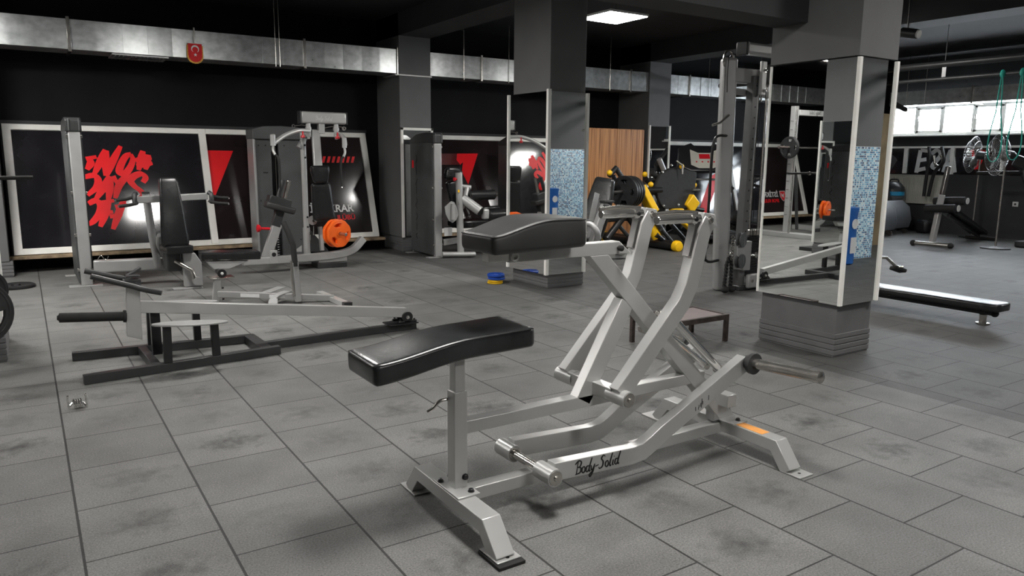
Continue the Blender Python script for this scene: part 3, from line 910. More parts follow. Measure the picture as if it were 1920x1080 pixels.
# ================================================================= foreground seated row machine
Yc = 2.665
t = thing('row_machine', 'large silver plate-loaded lever row machine with two black pads in the foreground', 'exercise machine', (2.3, Yc, 0))
b = MB(); b.rpath([(1.44, 2.265, 0.006), (1.44, 2.365, 0.114), (1.44, 2.945, 0.114), (1.44, 3.03, 0.006)], 0.085, 0.062, (1, 0, 0))
ff = build('front_foot', b, 'silver_paint', t, 0.003)
b = MB(); b.box(1.385, 1.505, 2.20, 2.36, 0.0, 0.014)
build('rubber_pad', b, 'black_rubber', ff, 0.002)
build('foot_plate', MB().box(1.392, 1.50, 2.225, 2.36, 0.014, 0.02), 'silver_paint', ff, 0.002)
build('foot_plate', MB().box(1.392, 1.50, 2.95, 3.105, 0.002, 0.009), 'silver_paint', ff, 0.002)
b = MB(); b.rpath([(3.115, 2.205, 0.006), (3.115, 2.29, 0.119), (3.115, 3.05, 0.119), (3.115, 3.135, 0.006)], 0.085, 0.062, (1, 0, 0))
rf = build('rear_foot', b, 'silver_paint', t, 0.003)
build('foot_plate', MB().box(3.072, 3.175, 2.12, 2.24, 0.0, 0.008), 'silver_paint', rf, 0.002)
build('foot_plate', MB().box(3.06, 3.165, 3.09, 3.24, 0.0, 0.008), 'silver_paint', rf, 0.002)
build('warning_label', MB().box(3.085, 3.145, 2.37, 2.56, 0.150, 0.1515), 'orange_sticker', rf, smooth=False, label='orange warning sticker')
for p in ((3.12, 2.16, 0.008), (1.45, 2.245, 0.02), (1.45, 3.06, 0.009)):
    build('bolt_hole', MB().cyl(p, (p[0], p[1], p[2] + 0.001), 0.008, 12), 'black_print', t)
build('lower_beam', MB().beam((1.475, Yc, 0.105), (3.08, Yc, 0.108), 0.062, 0.058), 'silver_paint', t, 0.003)
po = build('seat_post', MB().box(1.43, 1.492, Yc - 0.035, Yc + 0.03, 0.15, 0.578), 'silver_paint', t, 0.003)
build('inner_tube', MB().box(1.438, 1.485, Yc - 0.028, Yc + 0.022, 0.575, 0.765), 'silver_paint', po, 0.002)
build('adjust_pin', MB().tube(bez([(1.45, 2.69, 0.535), (1.40, 2.70, 0.53), (1.37, 2.71, 0.50), (1.35, 2.72, 0.485)]), 0.007, 8), 'dull_chrome', po)
build('base_plate', MB().box(1.398, 1.505, 2.545, 2.78, 0.146, 0.154), 'silver_paint', po, 0.002)
for p, a in (((1.478, 2.575, 0.154), (0, 0, 1)), ((1.478, 2.628, 0.20), (0, -1, 0)), ((1.415, 2.73, 0.154), (0, 0, 1)), ((1.478, 2.76, 0.154), (0, 0, 1))):
    bolt(t, p, a)
build('middle_beam', MB().beam((1.49, Yc, 0.415), (2.93, Yc, 0.42), 0.06, 0.056), 'silver_paint', t, 0.003)
build('front_brace', MB().beam((2.12, Yc, 0.42), (2.375, Yc, 0.87), 0.06, 0.085), 'silver_paint', t, 0.003)
build('diagonal_beam', MB().prism([(2.135, Yc - 0.031, 1.106), (2.245, Yc - 0.031, 1.106), (3.19, Yc - 0.031, 0.150), (3.07, Yc - 0.031, 0.150)], (0, 0.062, 0)), 'silver_paint', t, 0.003)
b = MB(); b.prism([(3.02, Yc - 0.03, 0.15), (3.02, Yc - 0.03, 0.30), (3.10, Yc - 0.03, 0.30), (3.17, Yc - 0.03, 0.16)], (0, 0.06, 0))
build('gusset', b, 'grey_paint', t, 0.003)
build('base_plate', MB().box(3.06, 3.17, Yc - 0.13, Yc + 0.13, 0.150, 0.158), 'silver_paint', t, 0.002)
for yy_ in (-0.1, 0.1): bolt(t, (3.13, Yc + yy_, 0.158), (0, 0, 1))
# bump stop
build('bump_stop', MB().box(3.04, 3.11, Yc - 0.10, Yc - 0.02, 0.24, 0.31), 'silver_paint', t, 0.004)
# chest pad carrier
b = MB(); b.prism([(1.70, Yc - 0.03, 1.105), (1.70, Yc - 0.03, 1.16), (2.31, Yc - 0.03, 1.165), (2.385, Yc - 0.03, 1.105)], (0, 0.06, 0))
cb = build('chest_pad_beam', b, 'silver_paint', t, 0.003)
build('inner_tube', MB().beam((1.60, Yc, 1.135), (1.72, Yc, 1.135), 0.05, 0.045), 'white_frame', cb, 0.002)
build('knob', MB().lathe((2.30, Yc - 0.03, 1.135), (0, -1, 0), [(0, 0.006), (0.012, 0.006), (0.012, 0.013), (0.03, 0.014), (0.034, 0.008)], 16), 'black_rubber', cb)
build('end_cap', MB().lathe((1.72, Yc - 0.035, 1.132), (0, -1, 0), [(0, 0.02), (0.012, 0.02), (0.012, 0.012), (0.002, 0.011)], 16), 'white_plastic', cb)
cp = pad('chest_pad', 'leather_matte', t, (1.56, Yc + 0.01, 1.195), (1, 0, 0.03), (-0.03, 0, 1), 0.465, 0.32, 0.085,
         thk=lambda x: 0.95 + 0.62 * (math.sin(PI * 0.5 * min(1, x / 0.62)) ** 1.6 if x < 0.62 else 1 - 0.16 * ((x - 0.62) / 0.38) ** 2), wid=lambda x: 0.86 + 0.14 * min(1, x * 1.6), r=0.022)
sp_ = pad('seat_pad', 'leather_worn', t, (1.045, Yc + 0.025, 0.728), (1, 0, 0.03), (-0.03, 0, 1), 0.735, 0.30, 0.088,
          prof=lambda x: 0.042 * (0.5 - 0.5 * math.cos(PI * min(1, x / 0.6))), wid=lambda x: 0.98 - 0.02 * math.sin(PI * x), r=0.02)
build('seat_bracket', MB().box(1.36, 1.62, Yc - 0.05, Yc + 0.05, 0.745, 0.755), 'charcoal_paint', sp_, 0.002)
# handle arms (upper pivot)
pv = build('upper_axle', MB().beam((2.2, 2.50, 0.478), (2.2, 2.83, 0.478), 0.062, 0.062), 'silver_paint', t, 0.003)
def arm(yc, nm):
    s = -1 if yc < Yc else 1
    b = MB(); b.rpath([(2.19, yc, 0.49), (2.555, yc, 0.875), (2.60, yc, 0.955), (2.628, yc, 1.05), (2.668, yc, 1.205), (2.705, yc, 1.262)], 0.06, 0.082, (0, 1, 0))
    a = build('handle_arm', b, 'silver_paint', t, 0.003)
    y0 = yc - 0.065; y1 = yc + 0.065
    build('pivot_barrel', MB().lathe((2.2, y0, 0.475), (0, 1, 0), [(0, 0.030), (0.0, 0.038), (0.13, 0.038), (0.13, 0.030)], 28), 'silver_paint', a)
    for yy_, d in ((y0, -1), (y1, 1)):
        build('bearing_cap', MB().lathe((2.2, yy_, 0.475), (0, d, 0), [(0, 0.033), (0.003, 0.033), (0.004, 0.026), (0.004, 0.012), (0.012, 0.01)], 24), 'dull_chrome', a)
    # chrome inner tube and grips
    build('inner_tube', MB().rpath([(2.60, yc + 0.0, 1.09), (2.632, yc, 1.215), (2.64, yc, 1.275)], 0.047, 0.05, (0, 1, 0)), 'chrome', a, 0.003)
    build('bracket', MB().rpath([(2.66, yc, 1.285), (2.725, yc, 1.275), (2.745, yc, 1.225)], 0.05, 0.03, (0, 1, 0)), 'silver_paint', a, 0.003)
    g = build('grip', MB().lathe((2.375, yc - 0.01, 1.272), (1, 0, 0.0), [(0, 0.018), (0.004, 0.021), (0.205, 0.021), (0.212, 0.015)], 22), 'chrome', a)
    build('grip_clamp', MB().lathe((2.585, yc - 0.01, 1.272), (1, 0, 0), [(0, 0.028), (0.03, 0.028), (0.03, 0.02), (0.06, 0.02)], 18), 'chrome', a)
    build('grip', MB().tube([(2.64, yc, 1.295), (2.52, yc + 0.02, 1.302), (2.40, yc + 0.03, 1.292)], 0.012, 10), 'dull_chrome', a)
    bolt(a, (2.70, yc - 0.026, 1.262), (0, -1, 0), 0.014, 0.014, 'dull_chrome')
    bolt(a, (2.60, yc - 0.03, 1.272), (0, -1, 0), 0.012, 0.012, 'black_paint')
    return a
arm(2.475, 'near'); arm(2.865, 'far')
# lower lever arms and loading pegs
build('lower_axle', MB().cyl((1.82, 2.50, 0.182), (1.82, 2.83, 0.182), 0.021, 18), 'dull_chrome', t)
def lever(yc):
    s = -1 if yc < Yc else 1
    b = MB(); b.rpath([(1.84, yc, 0.19), (2.30, yc, 0.165), (2.37, yc, 0.172), (2.43, yc, 0.20), (2.50, yc, 0.24), (3.07, yc, 0.507)], 0.055, 0.084, (0, 1, 0))
    a = build('lever_arm', b, 'silver_paint', t, 0.003)
    build('pivot_barrel', MB().lathe((1.82, yc - 0.065, 0.182), (0, 1, 0), [(0, 0.032), (0, 0.040), (0.12, 0.040), (0.12, 0.032)], 28), 'silver_paint', a)
    for yy_, d in ((yc - 0.065, -1), (yc + 0.055, 1)):
        build('bearing_cap', MB().lathe((1.82, yy_, 0.182), (0, d, 0), [(0, 0.034), (0.003, 0.034), (0.004, 0.028), (0.004, 0.013), (0.012, 0.01)], 24), 'dull_chrome', a)
    y0 = yc + s * 0.026
    build('peg_collar', MB().lathe((3.07, y0, 0.512), (0, s, 0), [(0, 0.036), (0.03, 0.036), (0.03, 0.055), (0.05, 0.055), (0.052, 0.035)], 28), 'charcoal_paint', a)
    build('weight_peg', MB().lathe((3.07, y0, 0.512), (0, s, 0.06), [(0.05, 0.0265), (0.40, 0.0265), (0.40, 0.029), (0.43, 0.029), (0.436, 0.02)], 26), 'dull_chrome', a)
    return a
la = lever(2.505); lever(2.825)
script_logo('maker_name', 0.066, 'black_print', la, (1.955, 2.4772, 0.152), (1, 0, -0.01), (0.0, 0, 1), 0.12)
# scratches on near lever
sc_ = MB()
for i in range(9):
    x = 2.70 + random.random() * 0.10; z = 0.30 + (x - 2.7) * 0.47 + random.random() * 0.03
    sc_.box(x, x + 0.004, 2.4766, 2.4778, z, z + 0.008 + random.random() * 0.02)
build('paint_chip', sc_, 'black_print', la, smooth=False)
# link rods between handle arms and lever arms
for ya, yb in ((2.535, 2.55), (2.795, 2.78)):
    r = build('link_rod', MB().cyl((2.56, ya, 0.80), (2.935, yb, 0.478) if ya < 2.6 else (3.09, yb, 0.42), 0.021, 16), 'chrome', t)
    e = (2.935, yb, 0.478) if ya < 2.6 else (3.09, yb, 0.42)
    for c in ((2.56, ya, 0.80), e):
        build('rod_end', MB().lathe((c[0], c[1] - 0.022, c[2]), (0, 1, 0), [(0, 0.012), (0.004, 0.022), (0.04, 0.022), (0.044, 0.012)], 18), 'dull_chrome', r)
bl = build('pin_knob', MB().lathe((2.692,2.700,0.752), V3((2.632,2.740,0.782)) - V3((2.692,2.700,0.752)), [(0, 0.014), (0.015, 0.016), (0.02, 0.027), (0.035, 0.027), (0.04, 0.018), (0.055, 0.016), (0.06, 0.01)], 18), 'dull_chrome', t)

# ================================================================= plate loaded t-bar row (left)
t = thing('lever_row_platform', 'low black-framed lever row platform with a long silver lever arm', 'exercise machine', (1.4, 6.0, 0))
b = MB(); b.beam((0.235, 5.70, 0.033), (1.60, 5.835, 0.033), 0.06, 0.064)
build('base_rail', b, 'charcoal_paint', t, 0.003)
b = MB(); b.beam((0.205, 6.43, 0.033), (1.53, 6.33, 0.033), 0.06, 0.064)
build('base_rail', b, 'charcoal_paint', t, 0.003)
build('cross_member', MB().beam((0.70, 5.77, 0.032), (0.68, 6.38, 0.032), 0.06, 0.062), 'charcoal_paint', t, 0.003)
build('cross_member', MB().beam((1.50, 5.83, 0.0325), (1.49, 6.33, 0.0325), 0.09, 0.063), 'charcoal_paint', t, 0.003)
build('long_beam', MB().beam((1.54, 6.02, 0.033), (2.91, 6.10, 0.033), 0.06, 0.064), 'charcoal_paint', t, 0.003)
def ell(cx, cy, a, b_, n=36):
    return [(cx + a * math.cos(2 * PI * i / n) * (1 if abs(math.cos(2 * PI * i / n)) < 0.99 else 1), cy + b_ * math.sin(2 * PI * i / n)) for i in range(n)]
def footplate(cx, cy, zt, lx, tilt, legs):
    f = flat('foot_platform', [ell(0, 0, 0.26, 0.085)], 'grey_paint', t, (cx, cy, zt), (1, 0, tilt), (0, 1, 0), 0.004, 0.002)
    for (x, y) in legs:
        build('leg', MB().beam((x, y, 0.065), (x * 0.97 + cx * 0.03, y, zt - 0.008), 0.05, 0.055, (0, 1, 0)), 'black_paint', f, 0.003)
footplate(0.945, 5.755, 0.335, 0.26, -0.06, ((0.775, 5.745), (1.115, 5.785)))
footplate(1.0, 6.36, 0.385, 0.26, -0.06, ((0.75, 6.385), (1.09, 6.37)))
build('lever_rest', MB().box(0.715, 0.78, 6.03, 6.11, 0.063, 0.40), 'black_paint', t, 0.003)
build('rest_plate', MB().box(0.62, 0.84, 6.0, 6.13, 0.40, 0.408), 'charcoal_paint', t, 0.002)
YL = 6.02
lv = build('lever_arm', MB().rpath([(0.62, YL, 0.448), (2.80, YL + 0.05, 0.165)], 0.065, 0.085), 'silver_paint', t, 0.003)
b = MB(); b.prism([(0.545, YL - 0.034, 0.24), (0.565, YL - 0.034, 0.60), (0.655, YL - 0.034, 0.605), (0.645, YL - 0.034, 0.20)], (0, 0.068, 0))
build('lever_head', b, 'silver_paint', lv, 0.003)
build('head_cap', MB().box(0.55, 0.665, YL - 0.045, YL + 0.045, 0.60, 0.655), 'charcoal_paint', lv, 0.006)
build('top_plate', MB().box(0.57, 0.66, YL - 0.04, YL + 0.04, 0.672, 0.68), 'charcoal_paint', lv, 0.002)
build('weight_peg', MB().lathe((0.555, YL, 0.382), (-1, 0, 0.08), [(0, 0.045), (0.02, 0.045), (0.022, 0.034), (0.42, 0.034), (0.425, 0.02), (0.435, 0.014)], 22), 'black_rubber', lv)
# hand bars
YH = YL - 0.05
build('hand_bar', MB().tube(bez([(0.318,6.100,0.723), (0.556,6.080,0.653), (0.628,6.050,0.632)]), 0.019, 14), 'charcoal_paint', lv)
build('hand_bar', MB().tube([(0.345,5.930,0.706), (0.608,5.950,0.608), (0.649,5.950,0.589), (0.708,5.930,0.571), (0.785,5.900,0.553)], 0.020, 14), 'charcoal_paint', lv)
build('hand_bar', MB().tube([(0.578,6.080,0.663), (0.682,6.160,0.709)], 0.014, 12), 'charcoal_paint', lv)
build('hand_bar', MB().tube([(0.617,6.000,0.647), (0.664,5.960,0.586)], 0.015, 12), 'charcoal_paint', lv)
# pivot
pvx, pvz = 2.80, 0.165
build('pivot_plate', MB().box(2.62, 2.90, 6.0, 6.17, 0.066, 0.078), 'black_paint', t, 0.003)
for y in (6.015, 6.135):
    q = build('pillow_bearing', MB().lathe((pvx, y, 0.128), (0, 1, 0), [(0, 0.03), (0, 0.05), (0.028, 0.05), (0.028, 0.03)], 26), 'black_paint', t)
    build('bearing_insert', MB().lathe((pvx, y - 0.004, 0.128), (0, 1, 0), [(0, 0.016), (0.036, 0.016)], 20), 'chrome', q)
    build('bearing_foot', MB().box(pvx - 0.09, pvx + 0.09, y, y + 0.028, 0.078, 0.10), 'black_paint', q, 0.006)
    for sx in (-0.07, 0.07): bolt(q, (pvx + sx, y + 0.014, 0.10), (0, 0, 1), 0.009, 0.012)
build('axle', MB().cyl((pvx, 6.0, 0.128), (pvx, 6.17, 0.128), 0.012, 14), 'chrome', t)

# ---------------------------------------------------------------- spring collar on floor
t = thing('spring_collar', 'chrome spring clip lying on the floor in the lower left', 'barbell clip', (0.17, 5.17, 0))
pts = []
for i in range(73):
    a = 2 * PI * i / 18
    pts.append((0.135 + 0.03 + 0.0 + (i / 72 - 0.5) * 0.03, 5.17 + 0.027 * math.cos(a), 0.031 + 0.027 * math.sin(a)))
pts = [(0.145 + i * 0.05 / 72, 5.16 + 0.027 * math.cos(2 * PI * i / 18), 0.031 + 0.027 * math.sin(2 * PI * i / 18)) for i in range(73)]
build('coil', MB().tube(pts, 0.0055, 6, side=(1, 0, 0)), 'chrome', t)
build('handle', MB().tube([(0.145, 5.187, 0.031), (0.122, 5.17, 0.012), (0.118, 5.17, 0.06), (0.12, 5.165, 0.085)], 0.0065, 6), 'chrome', t)
build('handle', MB().tube([(0.195, 5.187, 0.031), (0.218, 5.15, 0.008), (0.217, 5.15, 0.06), (0.213, 5.145, 0.09)], 0.0065, 6), 'chrome', t)

# ================================================================= weight towers
def tower(name, label, x0, x1, y0, y1, h, group=None, holes=True):
    """narrow shrouded weight-stack tower: silver front post, dark side shrouds, moulded cap"""
    t = thing(name, label, 'exercise machine', ((x0 + x1) / 2, (y0 + y1) / 2, 0))
    xm = x1 - 0.0
    b = MB(); b.box(x1 - 0.135, x1 - 0.01, y0, y0 + 0.07, 0.012, h - 0.17)
    fp = build('front_post', b, 'grey_paint', t, 0.012, 3)
    b = MB(); b.box(x1 - 0.135, x1 - 0.01, y1 - 0.07, y1, 0.012, h - 0.17)
    build('rear_post', b, 'grey_paint', t, 0.01)
    b = MB(); b.box(x1 - 0.155, x1 - 0.135, y0 + 0.04, y1 - 0.02, 0.04, h - 0.12)
    sd = build('shroud', b, 'shroud_grey', t, 0.004)
    build('shroud', MB().box(x1 - 0.008, x1 + 0.006, y0 + 0.05, y1 - 0.02, 0.04, h - 0.12), 'black_paint', t, 0.004)
    c = MB()
    c.prism([(x1 - 0.158, y0 - 0.01, h - 0.17), (x1 - 0.158, y1, h - 0.17), (x1 - 0.158, y1, h - 0.10), (x1 - 0.158, y1 - 0.25, h - 0.02), (x1 - 0.158, y0 + 0.25, h), (x1 - 0.158, y0 + 0.02, h - 0.01), (x1 - 0.158, y0 - 0.012, h - 0.04)], (0.165, 0, 0))
    cp_ = build('cap', c, 'charcoal_paint', t, 0.012, 3)
    build('cap_rib', MB().box(x1 - 0.13, x1 - 0.115, y0 - 0.02, y0, h - 0.16, h - 0.02).box(x1 - 0.025, x1 - 0.010, y0 - 0.02, y0, h - 0.16, h - 0.02), 'shroud_grey', cp_, 0.004)
    build('base_plate', MB().box(x1 - 0.26, x1 + 0.09, y0 - 0.04, y0 + 0.10, 0.0, 0.014), 'grey_paint', t, 0.003)
    build('base_plate', MB().box(x1 - 0.26, x1 + 0.09, y1 - 0.12, y1, 0.0, 0.014), 'grey_paint', t, 0.003)
    for z in (h - 0.24, h * 0.55, h * 0.30, 0.18):
        build('bracket', MB().box(x1 - 0.16, x1 + 0.012, y0 + 0.02, y0 + 0.05, z, z + 0.035), 'dull_chrome', t, 0.004)
    return t
# left tower with shoulder press station
T = tower('shoulder_press_machine', 'shoulder press machine with tall black back pad and narrow grey tower at the left', 0.44, 0.62, 10.1, 11.15, 1.975)
build('connecting_beam', MB().beam((0.62, 10.0, 0.245), (1.40, 9.95, 0.235), 0.12, 0.15), 'grey_paint', T, 0.02, 3)
build('cable_loop', MB().tube(bez([(0.66, 9.93, 0.33), (0.70, 9.93, 0.38), (0.73, 9.93, 0.34), (0.76, 9.93, 0.33), (0.78, 9.93, 0.37)]), 0.005, 6), 'dull_chrome', T)
build('pivot_housing', MB().lathe((1.44, 9.83, 0.30), (0, 1, 0), [(0, 0.06), (0.02, 0.085), (0.16, 0.085), (0.18, 0.06)], 20), 'grey_paint', T)
build('frame_tube', MB().tube(bez([(1.48, 9.95, 0.30), (1.56, 9.7, 0.16), (1.62, 9.4, 0.10), (1.63, 9.25, 0.09)]), 0.05, 14), 'grey_paint', T)
b = MB(); b.prism([(1.50, 9.35, 0.02), (1.50, 9.35, 0.42), (1.63, 9.35, 0.42), (1.70, 9.35, 0.30), (1.70, 9.35, 0.02)], (0, 0.09, 0))
build('seat_support', b, 'grey_paint', T, 0.008)
build('base_plate', MB().box(1.37, 1.69, 9.30, 9.42, 0.0, 0.014), 'grey_paint', T, 0.003)
build('frame_tube', MB().box(1.34, 1.50, 9.45, 9.75, 0.20, 0.44), 'charcoal_paint', T, 0.02)
build('link_arm', MB().tube([(1.42, 9.4, 0.33), (1.58, 9.3, 0.22), (1.60, 9.28, 0.12)], 0.025, 10), 'dull_chrome', T)
# back pad, tall, tilted back
pad('back_pad', 'leather', T, (1.425, 9.35, 0.505), (-0.018, 0.16, 1), (0, -1, 0.16), 0.80, 0.30, 0.09, wid=lambda x: 1.0 - 0.38 * max(0, x - 0.05) , r=0.03,
    prof=lambda x: 0.03 * math.sin(PI * x))
b = MB(); b.tube([(1.20, 9.72, 1.11), (1.24, 9.75, 0.6), (1.30, 9.9, 0.22)], 0.042, 16)
build('press_upright', b, 'grey_paint', T)
build('upright_cap', MB().lathe((1.199, 9.715, 1.10), (0, 0, 1), [(0, 0.043), (0.02, 0.043), (0.025, 0.03)], 16), 'black_rubber', T)
build('press_bar', MB().rpath([(1.08, 9.62, 1.035), (1.45, 9.66, 1.045), (1.86, 9.6, 1.065)], 0.05, 0.08, (0, 1, 0)), 'grey_paint', T, 0.008)
for s_, x, yy_ in ((-1, 1.08, 9.60), (1, 1.87, 9.58)):
    hb = build('handle_bracket', MB().tube([(x, yy_, 1.11), (x + s_ * 0.02, yy_ - 0.03, 1.09), (x + s_ * 0.02, yy_ - 0.05, 1.02), (x, yy_ - 0.04, 0.99)], 0.028, 12), 'charcoal_paint', T)
    build('grip', MB().tube([(x, yy_ - 0.02, 1.075), (x + s_ * 0.10, yy_ - 0.04, 1.05), (x + s_ * 0.21, yy_ - 0.06, 1.04)], 0.019, 12), 'black_rubber', hb)
    build('grip', MB().tube([(x, yy_ - 0.06, 1.0), (x + s_ * 0.08, yy_ - 0.10, 0.985), (x + s_ * 0.19, yy_ - 0.12, 0.975)], 0.019, 12), 'black_rubber', hb)
    build('end_cap', MB().ball((x + s_ * 0.215, yy_ - 0.06, 1.04), 0.012, 8).ball((x + s_ * 0.195, yy_ - 0.12, 0.975), 0.012, 8), 'chrome', hb)
pad('seat_pad', 'leather', T, (1.43, 9.62, 0.47), (0.1, -1, 0.0), (0, 0, 1), 0.36, 0.34, 0.09, wid=lambda x: 0.85, r=0.02)
build('rear_brace', MB().tube(bez([(1.36, 9.9, 0.34), (1.30, 9.72, 0.50), (1.30, 9.6, 0.62)]), 0.03, 10), 'grey_paint', T)

# ================================================================= low bench frame in the middle (seat slab, floor bar, upright foam post)
B = thing('abdominal_bench', 'low bench with flat black seat slab, long labelled floor bar and tall padded post', 'exercise bench', (2.0, 7.9, 0))
pad('seat_pad', 'leather', B, (1.515, 8.42, 0.50), (1, -0.08, -0.03), (0.03, 0, 1), 0.60, 0.30, 0.085, r=0.014)
build('seat_carrier', MB().prism([(1.55, 8.28, 0.45), (1.98, 8.25, 0.43), (1.78, 8.25, 0.36), (1.62, 8.27, 0.36)], (0, 0.08, 0)), 'grey_paint', B, 0.005)
build('pivot_hub', MB().lathe((1.665, 8.10, 0.335), (0, 1, 0), [(0, 0.02), (0, 0.045), (0.03, 0.045), (0.03, 0.03), (0.20, 0.03)], 22), 'black_paint', B)
build('hub_cap', MB().lathe((1.665, 8.09, 0.335), (0, 1, 0), [(0, 0.010), (0.01, 0.016)], 14), 'white_plastic', B)
build('top_plate', MB().box(1.55, 1.80, 8.12, 8.32, 0.275, 0.285), 'dull_chrome', B, 0.002)
build('post', MB().beam((1.60, 8.20, 0.0), (1.635, 8.20, 0.275), 0.06, 0.065, (0, 1, 0)), 'silver_paint', B, 0.003)
for p in ((1.67, 8.19, 0.17), (1.67, 8.19, 0.05)): bolt(B, p, (1, 0, 0), 0.01, 0.02)
fb_ = build('floor_bar', MB().beam((1.62, 8.15, 0.115), (2.72, 7.72, 0.04), 0.055, 0.06), 'grey_paint', B, 0.003)
d_ = (Vector((2.72, 7.72, 0.04)) - Vector((1.62, 8.15, 0.115))).normalized()
for k0, k1 in ((0.23, 0.42), (0.52, 0.68)):
    pA = Vector((1.62, 8.15, 0.115)) + d_ * k0; pB = Vector((1.62, 8.15, 0.115)) + d_ * k1
    sd_ = Vector((0, 0, 1)).cross(d_).normalized()
    c_ = (pA + pB) / 2 - sd_ * 0.0285
    build('label_sticker', MB().obox(c_, d_, (0, 0, 1), sd_, k1 - k0, 0.036, 0.002), 'white_print', fb_, smooth=False)
build('cross_foot', MB().beam((2.70, 8.12, 0.03), (2.72, 7.33, 0.03), 0.075, 0.05), 'silver_paint', B, 0.003)
build('foot_end', MB().box(2.675, 2.765, 7.28, 7.35, 0.0, 0.06), 'charcoal_paint', B, 0.004)
build('foam_post', MB().beam((2.36, 7.80, 0.02), (2.345, 7.82, 0.44), 0.055, 0.06, (0, 1, 0)), 'grey_paint', B, 0.003)
fp_ = MB(); fp_.tube([(2.345, 7.81, 0.40), (2.335, 7.82, 0.62), (2.30, 7.86, 0.76), (2.265, 7.90, 0.86)], 0.030, 14)
build('foam_grip', fp_, 'black_rubber', B)
build('steel_tip', MB().tube([(2.305, 7.80, 0.46), (2.30, 7.80, 0.30), (2.32, 7.80, 0.08)], 0.014, 8), 'dull_chrome', B)
build('foot_cradle', MB().sweep(bez([(2.067,7.708,0.010), (2.124,7.886,0.060), (2.178,7.892,0.100), (2.305,7.977,0.110)]), [(-0.05, -0.005), (0.05, -0.005), (0.05, 0.005), (-0.05, 0.005)], (0.3, -1, 0)), 'grey_paint', B, 0.002)
build('foot_cradle', MB().beam((2.077,7.970,0.120), (2.308,8.223,0.120), 0.10, 0.01), 'grey_paint', B, 0.002)

# ================================================================= pec fly / lat station with broad grey tower and orange plates
T = thing('multi_station', 'tall silver fly station with broad grey weight tower and fork pulley head', 'exercise machine', (3.5, 11.0, 0))
# broad shrouded tower
b = MB(); b.box(2.88, 3.11, 11.30, 11.36, 0.03, 1.80)
build('shroud', b, 'shroud_grey', T, 0.006)
build('shroud', MB().box(3.22, 3.56, 11.30, 11.36, 0.03, 1.80), 'shroud_grey', T, 0.006)
build('side_trim', MB().box(2.845, 2.88, 11.27, 11.62, 0.02, 1.82), 'grey_paint', T, 0.008)
build('side_trim', MB().box(3.56, 3.60, 11.27, 11.62, 0.02, 1.82), 'charcoal_paint', T, 0.008)
build('back_panel', MB().box(2.88, 3.56, 11.60, 11.63, 0.03, 1.82), 'black_paint', T)
c = MB(); c.prism([(2.84, 11.255, 1.79), (2.84, 11.255, 1.93), (3.0, 11.255, 1.975), (3.25, 11.255, 1.985), (3.50, 11.255, 1.97), (3.61, 11.255, 1.93), (3.61, 11.255, 1.79)], (0, 0.39, 0))
build('cap', c, 'shroud_grey', T, 0.01, 3)
st_ = MB()
for i in range(19):
    st_.box(3.105, 3.225, 11.34, 11.50, 0.07 + i * 0.037, 0.102 + i * 0.037)
ws = build('weight_stack', st_, 'black_paint', T, 0.003)
st2 = MB()
for i in range(19): st2.box(3.15, 3.175, 11.335, 11.341, 0.08 + i * 0.037, 0.088 + i * 0.037)
build('stack_number', st2, 'white_print', ws, smooth=False)
for x in (3.13, 3.20): build('guide_rod', MB().cyl((x, 11.42, 0.05), (x, 11.42, 1.85), 0.009, 10), 'dull_chrome', T)
build('cable', MB().cyl((3.165, 11.40, 0.80), (3.165, 11.40, 1.85), 0.003, 6), 'black_paint', T)
for p in ((2.93, 11.30, 1.70), (3.03, 11.30, 1.70), (2.93, 11.30, 0.9), (3.30, 11.30, 1.70), (3.50, 11.30, 1.70), (3.50, 11.30, 0.3)): bolt(T, p, (0, -1, 0), 0.008, 0.008)
build('name_strip', MB().box(2.98, 3.05, 11.297, 11.30, 1.30, 1.315), 'black_print', T, smooth=False)
# main columns
C0 = V3((3.333,10.500,0.219)); C1 = V3((3.353,10.500,1.878))
C1.x = C0.x
build('main_column', MB().tube([C0, C1], 0.040, 18), 'silver_paint', T)
for z in (0.42, 0.56, 0.7, 1.53, 1.70): build('adjust_hole', MB().lathe((C0.x + 0.01, 10.462, z), (0, -1, 0), [(0, 0.016), (0.002, 0.014)], 12), 'black_print', T)
build('pad_column', MB().rpath([(3.487,10.420,1.908), (3.466,10.300,1.426), (3.469,10.280,1.280)], 0.115, 0.06, (1, 0, 0)), 'silver_paint', T, 0.01)
build('rear_arm', MB().tube([(3.390,10.550,1.829), (3.269,10.500,1.657)], 0.042, 14), 'grey_paint', T)
hA = V3((3.268,10.330,2.035)); hB = V3((3.918,10.330,2.146))
hd = MB(); hd.box(hA.x, hB.x, 10.33, 10.48, 1.995, 2.155)
h_ = build('head_housing', hd, 'silver_paint', T, 0.025, 3)
build('end_cap', MB().box(hA.x - 0.012, hA.x + 0.006, 10.33, 10.48, 1.99, 2.16), 'charcoal_paint', h_, 0.012)
build('end_cap', MB().box(hB.x - 0.006, hB.x + 0.012, 10.33, 10.48, 1.99, 2.16), 'charcoal_paint', h_, 0.012)
script_logo('maker_name', 0.060, 'white_print', h_, (hA.x + 0.20, 10.3285, 2.045), (1, 0, -0.03), (0, 0, 1), 0.07)
nk = V3((3.565,10.420,1.976))
build('head_neck', MB().box(nk.x - 0.04, nk.x + 0.04, 10.36, 10.46, 1.86, 2.0), 'silver_paint', T, 0.006)
